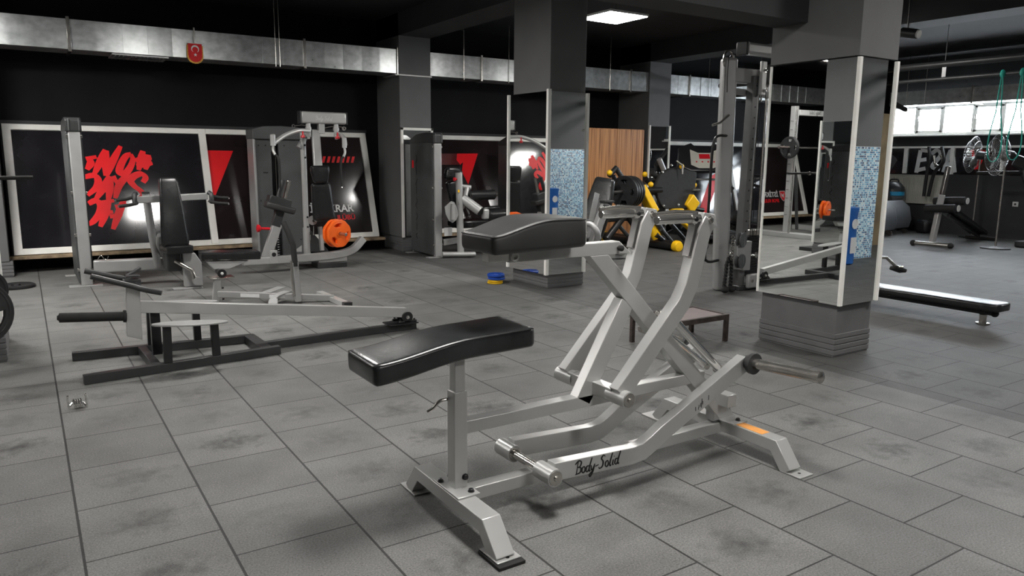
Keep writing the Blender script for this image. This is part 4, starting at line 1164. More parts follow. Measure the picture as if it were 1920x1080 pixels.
for px in ((3.377,10.380,1.933), (3.774,10.380,1.944)):
    x = px[0]
    p_ = build('pulley_fork', MB().lathe((x, 10.38, 1.998), (0, 0, -1), [(0, 0.034), (0.05, 0.034), (0.052, 0.042), (0.09, 0.042), (0.092, 0.034), (0.18, 0.032), (0.185, 0.022), (0.21, 0.02), (0.215, 0.008)], 20), 'silver_paint', T)
    build('fork_collar', MB().lathe((x, 10.38, 1.925), (0, 0, -1), [(0, 0.037), (0.012, 0.037)], 20), 'charcoal_paint', p_)
b = MB(); b.tube(bez([(3.370,10.320,1.888), (3.201,10.250,1.889), (3.019,10.180,1.834), (2.886,10.120,1.760), (2.802,10.080,1.703)]), 0.030, 14)
a_ = build('fly_arm', b, 'silver_paint', T)
q = V3((2.796,10.060,1.682))
build('arm_socket', MB().lathe(q, (0, 0, 1), [(0, 0.03), (0.0, 0.034), (0.14, 0.034), (0.15, 0.02)], 18), 'silver_paint', a_)
build('drop_handle', MB().tube(bez([q, (2.782,10.020,1.620), (2.801,10.000,1.565)]), 0.018, 12), 'silver_paint', a_)
build('grip', MB().tube(bez([(2.801,10.000,1.565), (2.835,9.980,1.511), (2.839,9.970,1.359), (2.836,9.970,1.138)]), 0.018, 12), 'black_rubber', a_)
b = MB(); b.tube(bez([(3.757,10.300,1.869), (3.789,10.200,1.838), (3.789,10.100,1.778), (3.783,10.050,1.705)]), 0.028, 14)
a_ = build('fly_arm', b, 'silver_paint', T)
q = V3((3.759,10.030,1.668))
build('arm_socket', MB().lathe(q, (0, 0, 1), [(0, 0.03), (0.0, 0.032), (0.13, 0.032), (0.14, 0.02)], 18), 'silver_paint', a_)
build('drop_handle', MB().tube(bez([q, (3.753,10.000,1.603), (3.721,9.980,1.545)]), 0.017, 12), 'silver_paint', a_)
build('grip', MB().tube(bez([(3.721,9.980,1.545), (3.686,9.970,1.502), (3.674,9.970,1.358), (3.682,9.970,1.141)]), 0.016, 12), 'black_rubber', a_)
build('end_cap', MB().ball((3.682,9.970,1.133), 0.014, 8), 'chrome', a_)
for q in ((3.240,10.200,1.811), (3.727,10.200,1.807)):
    k_ = build('pin_knob', MB().lathe(V3(q) + Vector((0, 0, 0.07)), (0, 0, -1), [(0, 0.010), (0.05, 0.012), (0.055, 0.026), (0.08, 0.032), (0.09, 0.02)], 16), 'red_plastic', T, label='red pull knob')
build('cable', MB().tube([(3.191,10.400,1.957), (3.288,10.400,1.974), (3.369,10.400,1.962)], 0.006, 6), 'dull_chrome', T)
build('cable', MB().tube([(3.580,10.400,1.932), (3.719,10.400,1.965), (3.860,10.400,1.962), (3.898,10.400,1.934)], 0.008, 6), 'dull_chrome', T)
build('snap_hook', MB().torus((3.177,10.400,1.957), (0, 1, 0), 0.018, 0.006, 16, 6), 'chrome', T)
build('snap_hook', MB().torus((3.898,10.400,1.941), (0, 1, 0.5), 0.024, 0.009, 16, 6), 'chrome', T)
# pads
pad('head_pad', 'leather', T, (3.434,10.120,1.189), (-0.02, 0.06, 1), (0, -1, 0.06), 0.235, 0.255, 0.09, wid=lambda x: 0.72 + 0.28 * min(1, x * 1.5), r=0.035)
pad('back_pad', 'leather', T, (3.472,10.130,0.668), (-0.06, 0.05, 1), (0, -1, 0.05), 0.52, 0.31, 0.085, wid=lambda x: 1.0 - 0.16 * x, r=0.035)
# cam, chain and gusset
build('cam', MB().lathe((3.346,10.250,0.671), (0, -1, 0), [(0, 0.065), (0.014, 0.065)], 24), 'silver_paint', T)
build('cam_hub', MB().lathe((3.354,10.230,0.665), (0, -1, 0), [(0, 0.018), (0.012, 0.016)], 12), 'black_paint', T)
build('chain', MB().cyl((3.355,10.240,0.590), (3.350,10.240,0.463), 0.006, 6), 'chrome', T)
build('side_strut', MB().beam((3.482,10.350,0.568), (3.484,10.300,0.232), 0.05, 0.06), 'silver_paint', T, 0.006)
build('base_collar', MB().tube([C0 - Vector((0, 0, 0.05)), C0 + Vector((0, 0, 0.33))], 0.05, 18), 'silver_paint', T)
build('gusset', MB().prism([(3.371,10.450,0.207), (3.382,10.450,0.511), (3.645,10.450,0.191)], (0, 0.012, 0)), 'charcoal_paint', T)
build('gusset', MB().prism([(3.119,10.450,0.222), (3.244,10.450,0.306), (3.240,10.450,0.215)], (0, 0.012, 0)), 'silver_paint', T)
build('base_beam', MB().sweep(bez([(2.35, 10.15, 0.17), (2.9, 10.15, 0.165), (3.45, 10.18, 0.17), (3.75, 10.2, 0.19), (3.93, 10.22, 0.25), (4.08, 10.25, 0.38)]), [(-0.05, -0.05), (0.05, -0.05), (0.05, 0.05), (-0.05, 0.05)], (0, 1, 0)), 'silver_paint', T, 0.008)
build('rear_base', MB().rpath([(3.1, 10.5, 0.10), (3.85, 10.5, 0.10)], 0.3, 0.05), 'silver_paint', T, 0.006)
fb2 = build('front_foot', MB().box(3.38, 3.80, 10.16, 10.42, 0.075, 0.16), 'silver_paint', T, 0.01)
build('rubber_foot', MB().box(3.36, 3.79, 10.14, 10.42, 0.0, 0.075), 'charcoal_paint', fb2, 0.008)
# knee roll / leg curl unit at the front left of the beam
k_ = build('clamp_block', MB().box(2.70, 2.80, 10.09, 10.22, 0.12, 0.30), 'silver_paint', T, 0.005)
bolt(k_, (2.75, 10.09, 0.245), (0, -1, 0), 0.022, 0.012)
build('roller_post', MB().beam((2.66, 10.15, 0.20), (2.84, 10.15, 0.68), 0.09, 0.12, (0, 1, 0)), 'grey_paint', T, 0.008)
build('roller_neck', MB().beam((2.80, 10.15, 0.62), (2.87, 10.15, 0.82), 0.10, 0.11, (0, 1, 0)), 'charcoal_paint', T, 0.006)
pad('elbow_pad', 'leather_matte', T, (2.67, 10.12, 0.925), (1, 0, -0.30), (0.30, 0, 1), 0.40, 0.24, 0.09, wid=lambda x: 0.75 + 0.25 * math.sin(PI * x), r=0.03)
build('pad_block', MB().obox((2.86, 10.12, 0.955), (1, 0, -0.30), (0, 1, 0), (0.30, 0, 1), 0.30, 0.16, 0.10), 'charcoal_paint', T, 0.012)
for xa, xb in (((2.83, 10.08, 1.0), (2.915, 10.08, 1.235)), ((2.93, 10.12, 0.96), (3.0, 10.12, 1.225))):
    build('upright_roll', MB().cyl(xa, xb, 0.028, 14), 'charcoal_paint' if xa[0] < 2.9 else 'dull_chrome', T)
kk = build('pin_knob', MB().lathe((2.72, 10.12, 0.59), (-1, 0, 0.08), [(0, 0.018), (0.12, 0.018), (0.12, 0.028), (0.14, 0.05), (0.165, 0.052), (0.175, 0.025)], 18), 'red_plastic', T, label='red pull knob')
# orange plates on the loading horn
hz = V3((3.629,9.720,0.504)); ax_ = Vector((0.30, -1, -0.02)).normalized()
build('loading_horn', MB().lathe(hz - ax_ * 0.46, ax_, [(0, 0.03), (0.20, 0.03), (0.20, 0.022), (0.46, 0.022), (0.465, 0.014)], 18), 'dull_chrome', T)
def octo_plate(name, label, c, r, t_, material, ax, group):
    ax = V3(ax).normalized(); R = Vector((0, 0, 1)).cross(ax).normalized(); U = ax.cross(R)
    out = []
    for i in range(8):
        for k in (-1, 0, 1):
            a = PI / 8 + i * PI / 4 + k * 0.13
            rr_ = r * (1.0 if k == 0 else 0.99) * (0.985 if k == 0 else 1)
            out.append((rr_ * math.cos(a), rr_ * math.sin(a)))
    sp = [out, circle(0, 0, 0.028, 20)]
    for a0 in (PI / 2, PI / 2 + 2 * PI / 3, PI / 2 - 2 * PI / 3):
        a0 += 0.25
        arc = []
        for i in range(9): a = a0 - 0.5 + i / 8; arc.append((r * 0.80 * math.cos(a), r * 0.80 * math.sin(a)))
        for i in range(9): a = a0 + 0.36 - 0.72 * i / 8; arc.append((r * 0.46 * math.cos(a), r * 0.46 * math.sin(a)))
        sp.append(arc)
    o = flat(name, sp, material, None, V3(c), R, U, t_ / 2 - 0.008, 0.008)
    tag(o, label, 'weight plate', group)
    m_ = MB()
    for s in (-1, 1): m_.lathe(V3(c) + ax * s * (t_ / 2 - 0.004), ax * s, [(0, 0.055), (0.008, 0.052), (0.008, 0.03), (0, 0.03)], 24)
    for s in (1,):
        for a0 in (PI / 2, PI / 2 + 2 * PI / 3, PI / 2 - 2 * PI / 3):
            a0 += 0.25
            pts_ = []
            for i in range(9): a = a0 - 0.52 + 1.04 * i / 8; pts_.append(V3(c) + ax * (t_ / 2) + (R * math.cos(a) + U * math.sin(a)) * r * 0.82)
            m_.tube(pts_, 0.006, 6, side=ax)
    build('hub', m_, material, o)
    return o
octo_plate('weight_plate', 'rear orange octagonal plate on the fly station horn, tucked behind the other', hz - ax_ * 0.245, 0.190, 0.05, 'orange_plate', ax_, 'orange plates on the horn')
octo_plate('weight_plate', 'front orange octagonal grip plate nearest the tip of the chrome horn', hz - ax_ * 0.16, 0.186, 0.05, 'orange_plate', ax_, 'orange plates on the horn')

# ================================================================= leg curl machine behind the chest pad
T = tower('leg_curl_machine', 'grey leg curl machine with black roller pads, left of the middle pillar', 5.27, 5.455, 10.38, 11.22, 1.93)
t2 = text('maker_name', 'VERTEC', 0.14, 'black_print', T, (5.298, 10.95, 1.55), (0, 0, -1), (0, 1, 0), 0.001) if False else None
# vertical script on the shroud
strokes('side_lettering', [[(0.02, 0), (-0.03, 0.06), (0.02, 0.09)], [(0, 0.14), (0.0, 0.26)], [(-0.03, 0.30), (0.03, 0.36), (-0.02, 0.42)], [(0.02, 0.48), (-0.03, 0.54), (0.02, 0.60), (-0.01, 0.66)], [(0.0, 0.72), (0.01, 0.90)], [(-0.04, 0.86), (0.04, 0.96)], [(0.0, 1.02), (0.0, 1.16)], [(-0.03, 1.20), (0.03, 1.27), (-0.01, 1.34)]],
        0.022, 'black_print', T, (5.2975, 10.98, 0.25), (0, -1, 0), (0, 0, 1), 0.001)
build('red_sticker', MB().box(5.2975, 5.3, 11.07, 11.13, 1.38, 1.50), 'red_print', T, smooth=False)
pst = build('roller_post', MB().tube([(5.70, 10.25, 0.05), (5.67, 10.25, 1.33)], 0.062, 18, r2=0.05), 'silver_paint', T)
build('post_cap', MB().lathe((5.67, 10.25, 1.32), (0, 0, 1), [(0, 0.062), (0.02, 0.06), (0.025, 0.045)], 18), 'black_rubber', pst)
build('foot', MB().tube([(5.40, 10.30, 0.06), (5.78, 10.18, 0.05), (5.90, 10.15, 0.05)], 0.055, 14, r2=0.04), 'grey_paint', T)
build('pin_knob', MB().lathe((5.63, 10.24, 1.22), (-1, -0.2, 0), [(0, 0.012), (0.03, 0.012), (0.035, 0.03), (0.055, 0.03)], 14), 'red_plastic', pst, label='red pull knob')
build('yellow_sticker', MB().box(5.62, 5.65, 10.188, 10.192, 1.02, 1.06), 'yellow_paint', pst)
pad('head_pad', 'leather', T, (5.673,10.450,1.205), (0, 0.06, 1), (0, -1, 0.06), 0.20, 0.29, 0.12, wid=lambda x: 1.0 - 0.25 * x * x, r=0.05)
pad('back_pad', 'leather_worn', T, (5.785,10.500,0.774), (-0.14, 0.02, 1), (0, -1, 0), 0.42, 0.30, 0.10, wid=lambda x: 0.72 + 0.28 * x, r=0.04)
cm_ = [(5.396,10.200,0.802), (5.414,10.200,0.688), (5.468,10.200,0.587), (5.533,10.200,0.552), (5.599,10.200,0.599), (5.637,10.200,0.672), (5.610,10.200,0.780), (5.563,10.200,0.871), (5.508,10.200,0.889)]
build('cam', MB().prism(cm_, (0, 0.012, 0)), 'grey_paint', T, 0.003)
build('cam_rod', MB().tube([(5.534,10.180,0.849), (5.532,10.180,0.603)], 0.03, 12), 'silver_paint', T)
build('cam', MB().lathe((5.751,10.300,0.920), (0.8, -1, 0), [(0, 0.0), (0, 0.17), (0.015, 0.17), (0.015, 0.0)], 30), 'grey_paint', T)
build('lever_tube', MB().tube([(5.742,10.250,0.922), (5.933,10.050,0.730)], 0.075, 18), 'silver_paint', T)
build('tube_mouth', MB().cyl((5.929,10.060,0.734), (5.936,10.030,0.723), 0.062, 18), 'black_print', T)
build('roller_link', MB().box(*sum([[(5.981,10.050,0.695)[0], (6.078,10.050,0.692)[0]], [10.0, 10.1], [(5.981,10.050,0.604)[2], (5.981,10.050,0.762)[2]]], [])), 'silver_paint', T, 0.02)
build('roller_arm', MB().tube([(5.752,10.300,1.102), (5.886,10.250,1.085)], 0.04, 14), 'grey_paint', T)
build('roller_arm', MB().tube([(5.825,10.260,1.077), (5.762,10.200,0.957)], 0.035, 12), 'grey_paint', T)
build('roller_pad', MB().lathe((5.819,10.200,0.964), (1, 0.02, 0.02), [(0, 0.05), (0.02, 0.078), (0.46, 0.078), (0.48, 0.05), (0.53, 0.03), (0.53, 0.02)], 26), 'leather', T)
build('roller_pad', MB().lathe((6.088,10.050,0.658), (1, 0.06, 0.03), [(0, 0.06), (0.02, 0.085), (0.52, 0.085), (0.54, 0.05)], 26), 'leather', T)
build('roller_pad', MB().lathe((6.130,10.300,0.742), (1, 0.06, 0.03), [(0, 0.03), (0.02, 0.04), (0.30, 0.04), (0.32, 0.03)], 20), 'leather', T)
build('seat_pad', MB().box(5.72, 6.4, 10.35, 10.75, 0.44, 0.56), 'leather', T, 0.03)
build('frame_tube', MB().beam((5.5, 10.5, 0.22), (6.5, 10.6, 0.30), 0.1, 0.1), 'silver_paint', T, 0.01)
build('frame_tube', MB().beam((6.3, 10.55, 0.05), (6.25, 10.5, 0.5), 0.1, 0.1), 'charcoal_paint', T, 0.01)
build('placard', MB().box(5.50, 5.64, 10.42, 10.425, 0.33, 0.46), 'white_print', T)
# a third machine tower just left of the middle pillar
T = tower('cable_row_tower', 'slim grey machine tower with an instruction placard, next to the middle pillar', 7.18, 7.37, 11.05, 11.6, 1.93)
pl_ = build('instruction_placard', MB().box(7.228, 7.232, 11.1, 11.2, 0.95, 1.55), 'white_print', T, smooth=False)
build('placard', MB().box(7.13, 7.27, 11.0, 11.005, 0.9, 1.55), 'white_print', T, smooth=False)
build('placard_header', MB().box(7.13, 7.27, 10.995, 11.0, 1.47, 1.55), 'red_print', T, smooth=False)
tm_ = MB()
for i in range(9): tm_.box(7.15, 7.25, 10.995, 10.999, 0.97 + i * 0.052, 0.99 + i * 0.052 + 0.012)
build('placard_text', tm_, 'charcoal_paint', T, smooth=False)

# ================================================================= stacked plates by the middle pillar
for i, (m_, r_, lab, dx) in enumerate((('yellow_plate', 0.098, 'yellow weight plate at the bottom of the small stack on the floor', 0), ('yellow_plate', 0.094, 'second yellow weight plate, under the two blue ones', 0.006),
        ('blue_plate', 0.108, 'lower blue weight plate in the small floor stack', 0.02), ('blue_plate', 0.110, 'blue weight plate on top of the small floor stack', 0.012))):
    z0 = (0.002, 0.024, 0.050, 0.088)[i]; th = (0.02, 0.022, 0.032, 0.034)[i]
    mb = MB(); mb.lathe((4.86 + dx, 7.86, z0), (0, 0, 1), [(0, 0.015), (0, r_ * 0.94), (th * 0.2, r_), (th * 0.8, r_), (th, r_ * 0.94), (th * 0.75, r_ * 0.75), (th * 0.75, 0.035), (th, 0.032), (th, 0.015)], 36)
    tag(build('weight_plate', mb, m_), lab, 'weight plate', 'small plates stacked on the floor')

# ================================================================= low steel step table
t = thing('step_table', 'low brown steel step table with a pale top, behind the foreground machine', 'step table', (4.62, 4.46, 0))
build('top_board', MB().box(4.26, 4.99, 4.27, 4.67, 0.222, 0.232), 'pink_board', t, 0.002)
b = MB(); b.rpath([(4.27, 4.28, 0.212), (4.98, 4.28, 0.212), (4.98, 4.66, 0.212), (4.27, 4.66, 0.212)], 0.03, 0.045, (0, 0, 1), closed=True) if False else None
b = MB(); b.box(4.25, 5.0, 4.255, 4.285, 0.195, 0.24).box(4.25, 5.0, 4.655, 4.685, 0.195, 0.24).box(4.25, 4.28, 4.285, 4.655, 0.195, 0.24).box(4.97, 5.0, 4.285, 4.655, 0.195, 0.24)
build('frame', b, 'rusty_steel', t, 0.003)
for x, y in ((4.25, 4.255), (4.965, 4.255), (4.965, 4.65), (4.25, 4.65)):
    build('leg', MB().box(x, x + 0.034, y, y + 0.034, 0, 0.2), 'rusty_steel', t, 0.002)

# ================================================================= cable tower
T = thing('cable_tower', 'tall cable crossover tower with black weight stack, half hidden by the nearest pillar', 'exercise machine', (7.2, 6.1, 0))
build('front_post', MB().rpath([(6.95, 6.08, 0.0), (6.93, 6.08, 0.35), (6.90, 6.08, 1.2), (6.885, 6.08, 2.69)], 0.17, 0.15, (1, -0.6, 0)), 'grey_paint', T, 0.035, 4)
build('post_cap', MB().torus((6.88, 6.08, 2.66), (0.2, -1, 0), 0.11, 0.012, 24, 6), 'dull_chrome', T)
build('inner_post', MB().beam((7.14, 5.98, 0.02), (7.20, 5.98, 2.50), 0.10, 0.10), 'steel_grey', T, 0.006)
ho = MB()
for i in range(18): ho.lathe((7.155 + i * 0.0029, 5.93, 0.35 + i * 0.12), (0, -1, 0), [(0, 0.011), (0.001, 0.011)], 10)
build('adjust_hole', ho, 'black_print', T, smooth=False)
build('head_beam', MB().beam((7.02, 6.0, 2.80), (8.6, 6.0, 2.80), 0.14, 0.13), 'silver_paint', T, 0.03, 3)
build('beam_cap', MB().box(6.99, 7.03, 5.92, 6.08, 2.72, 2.87), 'black_paint', T, 0.01)
build('cross_tie', MB().beam((6.92, 6.06, 2.50), (7.7, 6.0, 2.50), 0.14, 0.16), 'grey_paint', T, 0.01)
build('cross_tie', MB().beam((6.92, 6.08, 2.33), (7.8, 6.02, 2.30), 0.05, 0.07), 'grey_paint', T, 0.005)
build('pulley_bracket', MB().box(7.20, 7.28, 5.86, 5.90, 2.28, 2.66), 'silver_paint', T, 0.008)
for z in (2.33, 2.56): bolt(T, (7.255, 5.86, z), (0, -1, 0), 0.016, 0.02, 'chrome')
for x, z in ((7.43, 2.53), (7.62, 2.50)):
    q = build('pulley_wheel', MB().lathe((x, 5.96, z), (0, -1, 0), [(0, 0.03), (0, 0.115), (0.02, 0.10), (0.04, 0.12), (0.06, 0.11), (0.075, 0.04)], 28), 'shroud_grey', T)
    bolt(q, (x, 5.885, z), (0, -1, 0), 0.016, 0.012, 'dull_chrome')
for x in (7.31, 7.345, 7.42, 7.62, 7.66): build('cable', MB().cyl((x, 5.98, 0.6), (x + 0.01, 5.98, 2.50), 0.0045, 6), 'black_paint', T)
for x in (7.38, 7.54): build('guide_rod', MB().cyl((x, 6.05, 0.1), (x, 6.05, 2.45), 0.013, 12), 'dull_chrome', T)
st_ = MB()
for i in range(15): st_.box(7.27, 7.72, 6.0, 6.14, 0.17 + i * 0.031, 0.197 + i * 0.031)
build('weight_stack', st_, 'black_paint', T, 0.002)
build('stack_top', MB().box(7.36, 7.6, 6.0, 6.12, 0.645, 0.71), 'dull_chrome', T, 0.005)
build('stack_guard', MB().box(7.52, 7.68, 5.93, 5.94, 0.60, 0.86), 'grey_paint', T, 0.01)
build('base_plate', MB().box(7.08, 7.78, 5.90, 6.20, 0.0, 0.06), 'charcoal_paint', T, 0.01)
build('base_bracket', MB().box(7.17, 7.50, 5.84, 5.90, 0.03, 0.20), 'grey_paint', T, 0.02)
for x in (7.23, 7.40): bolt(T, (x, 5.84, 0.12), (0, -1, 0), 0.014, 0.01, 'dull_chrome')
build('base_beam', MB().beam((6.95, 6.1, 0.10), (8.4, 6.1, 0.10), 0.08, 0.09), 'silver_paint', T, 0.006)
build('carriage', MB().beam((7.145, 5.95, 0.25), (7.15, 5.95, 0.60), 0.17, 0.13), 'grey_paint', T, 0.01)
build('carriage_pin', MB().lathe((7.24, 5.93, 0.42), (1, -0.6, 0), [(0, 0.014), (0.07, 0.014), (0.075, 0.035), (0.10, 0.037), (0.11, 0.02)], 16), 'chrome', T)
pb = MB()
for z in (0.62, 0.37):
    pb.lathe((7.02, 5.90, z), (0.25, -1, 0), [(0, 0.03), (0, 0.085), (0.015, 0.085), (0.03, 0.06), (0.045, 0.085), (0.06, 0.085), (0.06, 0.02)], 24)
build('carriage_pulley', pb, 'shroud_grey', T)
build('swivel_plate', MB().obox((7.02, 5.865, 0.495), (1, -0.25, 0), (0, 0, 1), (0.25, 1, 0), 0.10, 0.34, 0.012), 'grey_paint', T, 0.01)
ch = MB()
for i in range(9): ch.torus((6.87, 5.86, 0.66 - i * 0.035), (0, 1, 0) if i % 2 else (1, 0, 0), 0.02, 0.006, 14, 6)
build('chain', ch, 'dull_chrome', T)
build('hook_bar', MB().tube(bez([(6.87, 6.03, 1.82), (6.72, 6.03, 1.815), (6.66, 6.03, 1.76), (6.63, 6.03, 1.6), (6.62, 6.03, 1.0), (6.60, 6.03, 0.46), (6.63, 6.03, 0.385), (6.70, 6.03, 0.365), (6.83, 6.03, 0.375)], 5), 0.016, 10), 'black_paint', T)
build('wire', MB().tube(bez([(6.9, 6.0, 2.72), (6.80, 6.0, 2.70), (6.78, 6.0, 2.5), (6.79, 6.0, 2.3)]), 0.006, 6), 'black_paint', T)
build('side_hook', MB().tube([(6.84, 6.0, 2.05), (6.70, 6.0, 1.96), (6.58, 6.0, 1.93)], 0.014, 8), 'dull_chrome', T)
t = thing('triceps_rope', 'black twisted rope attachment with knotted ends hanging low on the cable tower', 'rope attachment', (6.83, 5.9, 0.0))
for dx in (-0.035, 0.035):
    m_ = MB(); c0 = []; c1 = []
    for i in range(40):
        z = 0.44 - i * 0.0095; a = i * 0.75
        x = 6.85 + dx * min(1, i / 10) + (-0.03 if dx < 0 else 0.01) * i / 40
        c0.append((x + 0.012 * math.cos(a), 5.88 + 0.012 * math.sin(a), z)); c1.append((x - 0.012 * math.cos(a), 5.88 - 0.012 * math.sin(a), z))
    m_.tube(c0, 0.013, 8).tube(c1, 0.013, 8)
    rp = build('rope', m_, 'rope', t)
    build('knot', MB().ball((6.85 + dx * 1.6, 5.87, 0.05), 0.045, 14, (1.15, 1, 0.95)), 'black_rubber', rp)
build('ring', MB().torus((6.85, 5.88, 0.45), (0, 1, 0), 0.024, 0.008, 18, 8), 'chrome', t)

# ================================================================= flat bench and pedal at right
t = thing('flat_bench', 'long low black bench with a glossy top, right of the nearest pillar', 'bench', (7.7, 4.3, 0))
pad('bench_pad', 'leather', t, (7.70, 3.27, 0.185), (0, 1, 0.0), (0, 0, 1), 1.8, 0.30, 0.075, wid=lambda x: 1.0 if x > 0.06 else 0.55 + 0.45 * math.sqrt(max(0, 1 - (1 - x / 0.06) ** 2)), r=0.022, n=48)
build('frame_tube', MB().tube([(7.70, 3.36, 0.115), (7.70, 5.0, 0.115)], 0.03, 12, r2=0.025), 'charcoal_paint', t)
build('end_cap', MB().ball((7.70, 3.36, 0.115), 0.036, 12), 'black_rubber', t)
for y in (3.46, 4.85):
    l_ = build('foot', MB().lathe((7.70, y, 0.0), (0, 0, 1), [(0, 0.06), (0.012, 0.06), (0.014, 0.035), (0.04, 0.03), (0.09, 0.034)], 18), 'dull_chrome', t)
t = thing('bike_pedal_crank', 'chrome crank with black pedal poking out behind the nearest pillar', 'pedal', (9.6, 5.3, 0.2))
build('crank', MB().tube([(8.973,5.450,0.341), (9.274,5.400,0.320), (9.375,5.350,0.229), (9.421,5.330,0.186)], 0.02, 12), 'dull_chrome', t)
pc_ = V3((9.450,5.330,0.163))
build('pedal', MB().obox(pc_, (1, -0.4, -0.35), (0, 1, -0.2), (0.35, 0, 1), 0.17, 0.10, 0.05), 'black_rubber', t, 0.012)
build('pedal_spindle', MB().cyl(pc_ + Vector((-0.03, 0, 0.03)), pc_ + Vector((0.05, -0.02, 0.03)), 0.025, 12), 'chrome', t)
build('crank_mount', MB().cyl(V3((8.973,5.450,0.341)), V3((8.973,5.450,0.341)) + Vector((-0.5, 0.5, 0.1)), 0.03, 12), 'charcoal_paint', t)

# ================================================================= grey seated machine behind the middle pillar
T = thing('seated_machine', 'grey seated machine with a black shell back pad, right of the middle pillar', 'exercise machine', (7.3, 9.1, 0))
pad('back_pad', 'leather', T, (7.244,8.950,0.276), (0.28, 0.0, 1), (-1, -0.5, 0.28), 1.02, 0.42, 0.10, wid=lambda x: 0.75 + 0.25 * math.sin(PI * x), r=0.04, piping=False)
build('pad_bracket', MB().obox(V3((7.122,8.720,0.840)), (0.25, 0, 1), (1, 0.35, -0.25), (0.3, -1, 0), 0.42, 0.14, 0.01), 'grey_paint', T, 0.006)
build('post', MB().rpath([(7.068,8.700,0.149), (7.196,8.700,0.584), (7.341,8.700,0.883)], 0.11, 0.13, (0, 1, 0)), 'grey_paint', T, 0.015, 3)
build('post_cap', MB().obox(V3((7.350,8.700,0.914)), (1, 0, 0), (0, 1, 0), (0, 0, 1), 0.18, 0.14, 0.04), 'charcoal_paint', T, 0.01)
build('cross_rod', MB().tube([(6.948,8.800,0.682), (7.678,8.800,0.680)], 0.02, 8), 'dull_chrome', T)
build('adjust_rod', MB().tube([(7.247,8.650,0.872), (7.329,8.500,0.815)], 0.022, 8), 'charcoal_paint', T)
build('side_tube', MB().tube(bez([(6.901,8.800,0.548), (7.023,8.700,0.591), (7.076,8.600,0.501), (7.122,8.600,0.372)]), 0.045, 12), 'grey_paint', T)
build('base_foot', MB().beam((7.0, 9.0, 0.05), (7.9, 8.9, 0.05), 0.12, 0.09), 'silver_paint', T, 0.01)
build('base_knob', MB().ball((7.75, 8.8, 0.12), 0.09, 14, (1, 1, 0.7)), 'silver_paint', T)
build('base_knob', MB().ball((7.45, 8.85, 0.14), 0.08, 14, (1, 1, 0.8)), 'silver_paint', T)

# ================================================================= yellow and black leg press
T = thing('leg_press', 'black and yellow angled leg press machine in front of the wooden cabinet', 'exercise machine', (9.6, 10.0, 0))
YP = 9.8
build('floor_tube', MB().tube([(9.30, 9.15, 0.085), (9.42, 10.2, 0.08), (9.3, 11.05, 0.085)], 0.085, 16), 'black_paint', T)
for p, d in (((9.29, 9.14, 0.085), (-0.1, -1, 0)), ((9.30, 11.05, 0.085), (-0.1, 1, 0))):
    build('end_cap', MB().lathe(p, d, [(-0.02, 0.098), (0.05, 0.10), (0.08, 0.08), (0.09, 0.03)], 20), 'yellow_paint', T)
build('floor_tube', MB().tube([(9.277,10.765,0.080), (9.261,9.185,0.080)], 0.06, 12), 'black_paint', T)
build('floor_tube', MB().tube([(9.684,9.610,0.080), (9.775,8.901,0.080)], 0.055, 12), 'black_paint', T)
# footplate, seen from behind as a big black shell
sp0 = [(10.181,10.000,1.414), (10.647,10.000,1.316), (10.589,10.000,1.138), (10.503,10.000,0.951), (10.351,10.000,0.716), (10.258,10.000,0.649), (9.689,10.000,0.666), (9.606,10.000,0.736), (9.516,10.000,0.939), (9.534,10.000,1.091), (9.693,10.000,1.290), (9.939,10.000,1.385)]
sp0 = [Vector((p[0], 9.82 + 0.28 * (p[2] - 0.6), p[2])) for p in sp0]
build('back_shell', MB().prism(sp0, (0, 0.07, 0)), 'black_rubber', T, 0.025, 3)
bs = V3((9.778,9.820,0.664)) + Vector((0, -0.01, 0))
for x, z in ((-0.15, 0.06), (0.22, 0.07), (-0.05, 0.66), (0.20, 0.78)): bolt(T, bs + Vector((x, z * 0.28, z)), (0, -1, 0.2), 0.02, 0.01, 'dull_chrome')
build('shell_handle', MB().tube([bs + Vector((0.26, 0.16, 0.86)), bs + Vector((0.36, 0.10, 0.78)), bs + Vector((0.34, 0.08, 0.62))], 0.018, 8), 'dull_chrome', T)
def ytube(pts, w_=0.2, h_=0.13):
    return build('yellow_arm', MB().rpath(pts, w_, h_, (0, 1, 0)), 'yellow_paint', T, 0.02, 3)
ytube([(8.971,9.750,1.079), (9.226,9.650,0.635)])
ytube([(10.449,9.900,0.838), (10.267,9.900,0.645)], 0.2, 0.25)
build('yellow_bracket', MB().obox(V3((9.972,9.850,0.618)), (1, 0, 0), (0, 1, 0), (0, 0, 1), 0.26, 0.15, 0.10), 'yellow_paint', T, 0.02)
build('yellow_bracket', MB().obox(V3((10.031,9.600,0.363)), (1, 0, -0.7), (0, 1, 0), (0.7, 0, 1), 0.30, 0.12, 0.09), 'yellow_paint', T, 0.02)
build('yellow_collar', MB().tube([(9.129,9.600,0.391), (9.231,9.550,0.195)], 0.085, 14), 'yellow_paint', T)

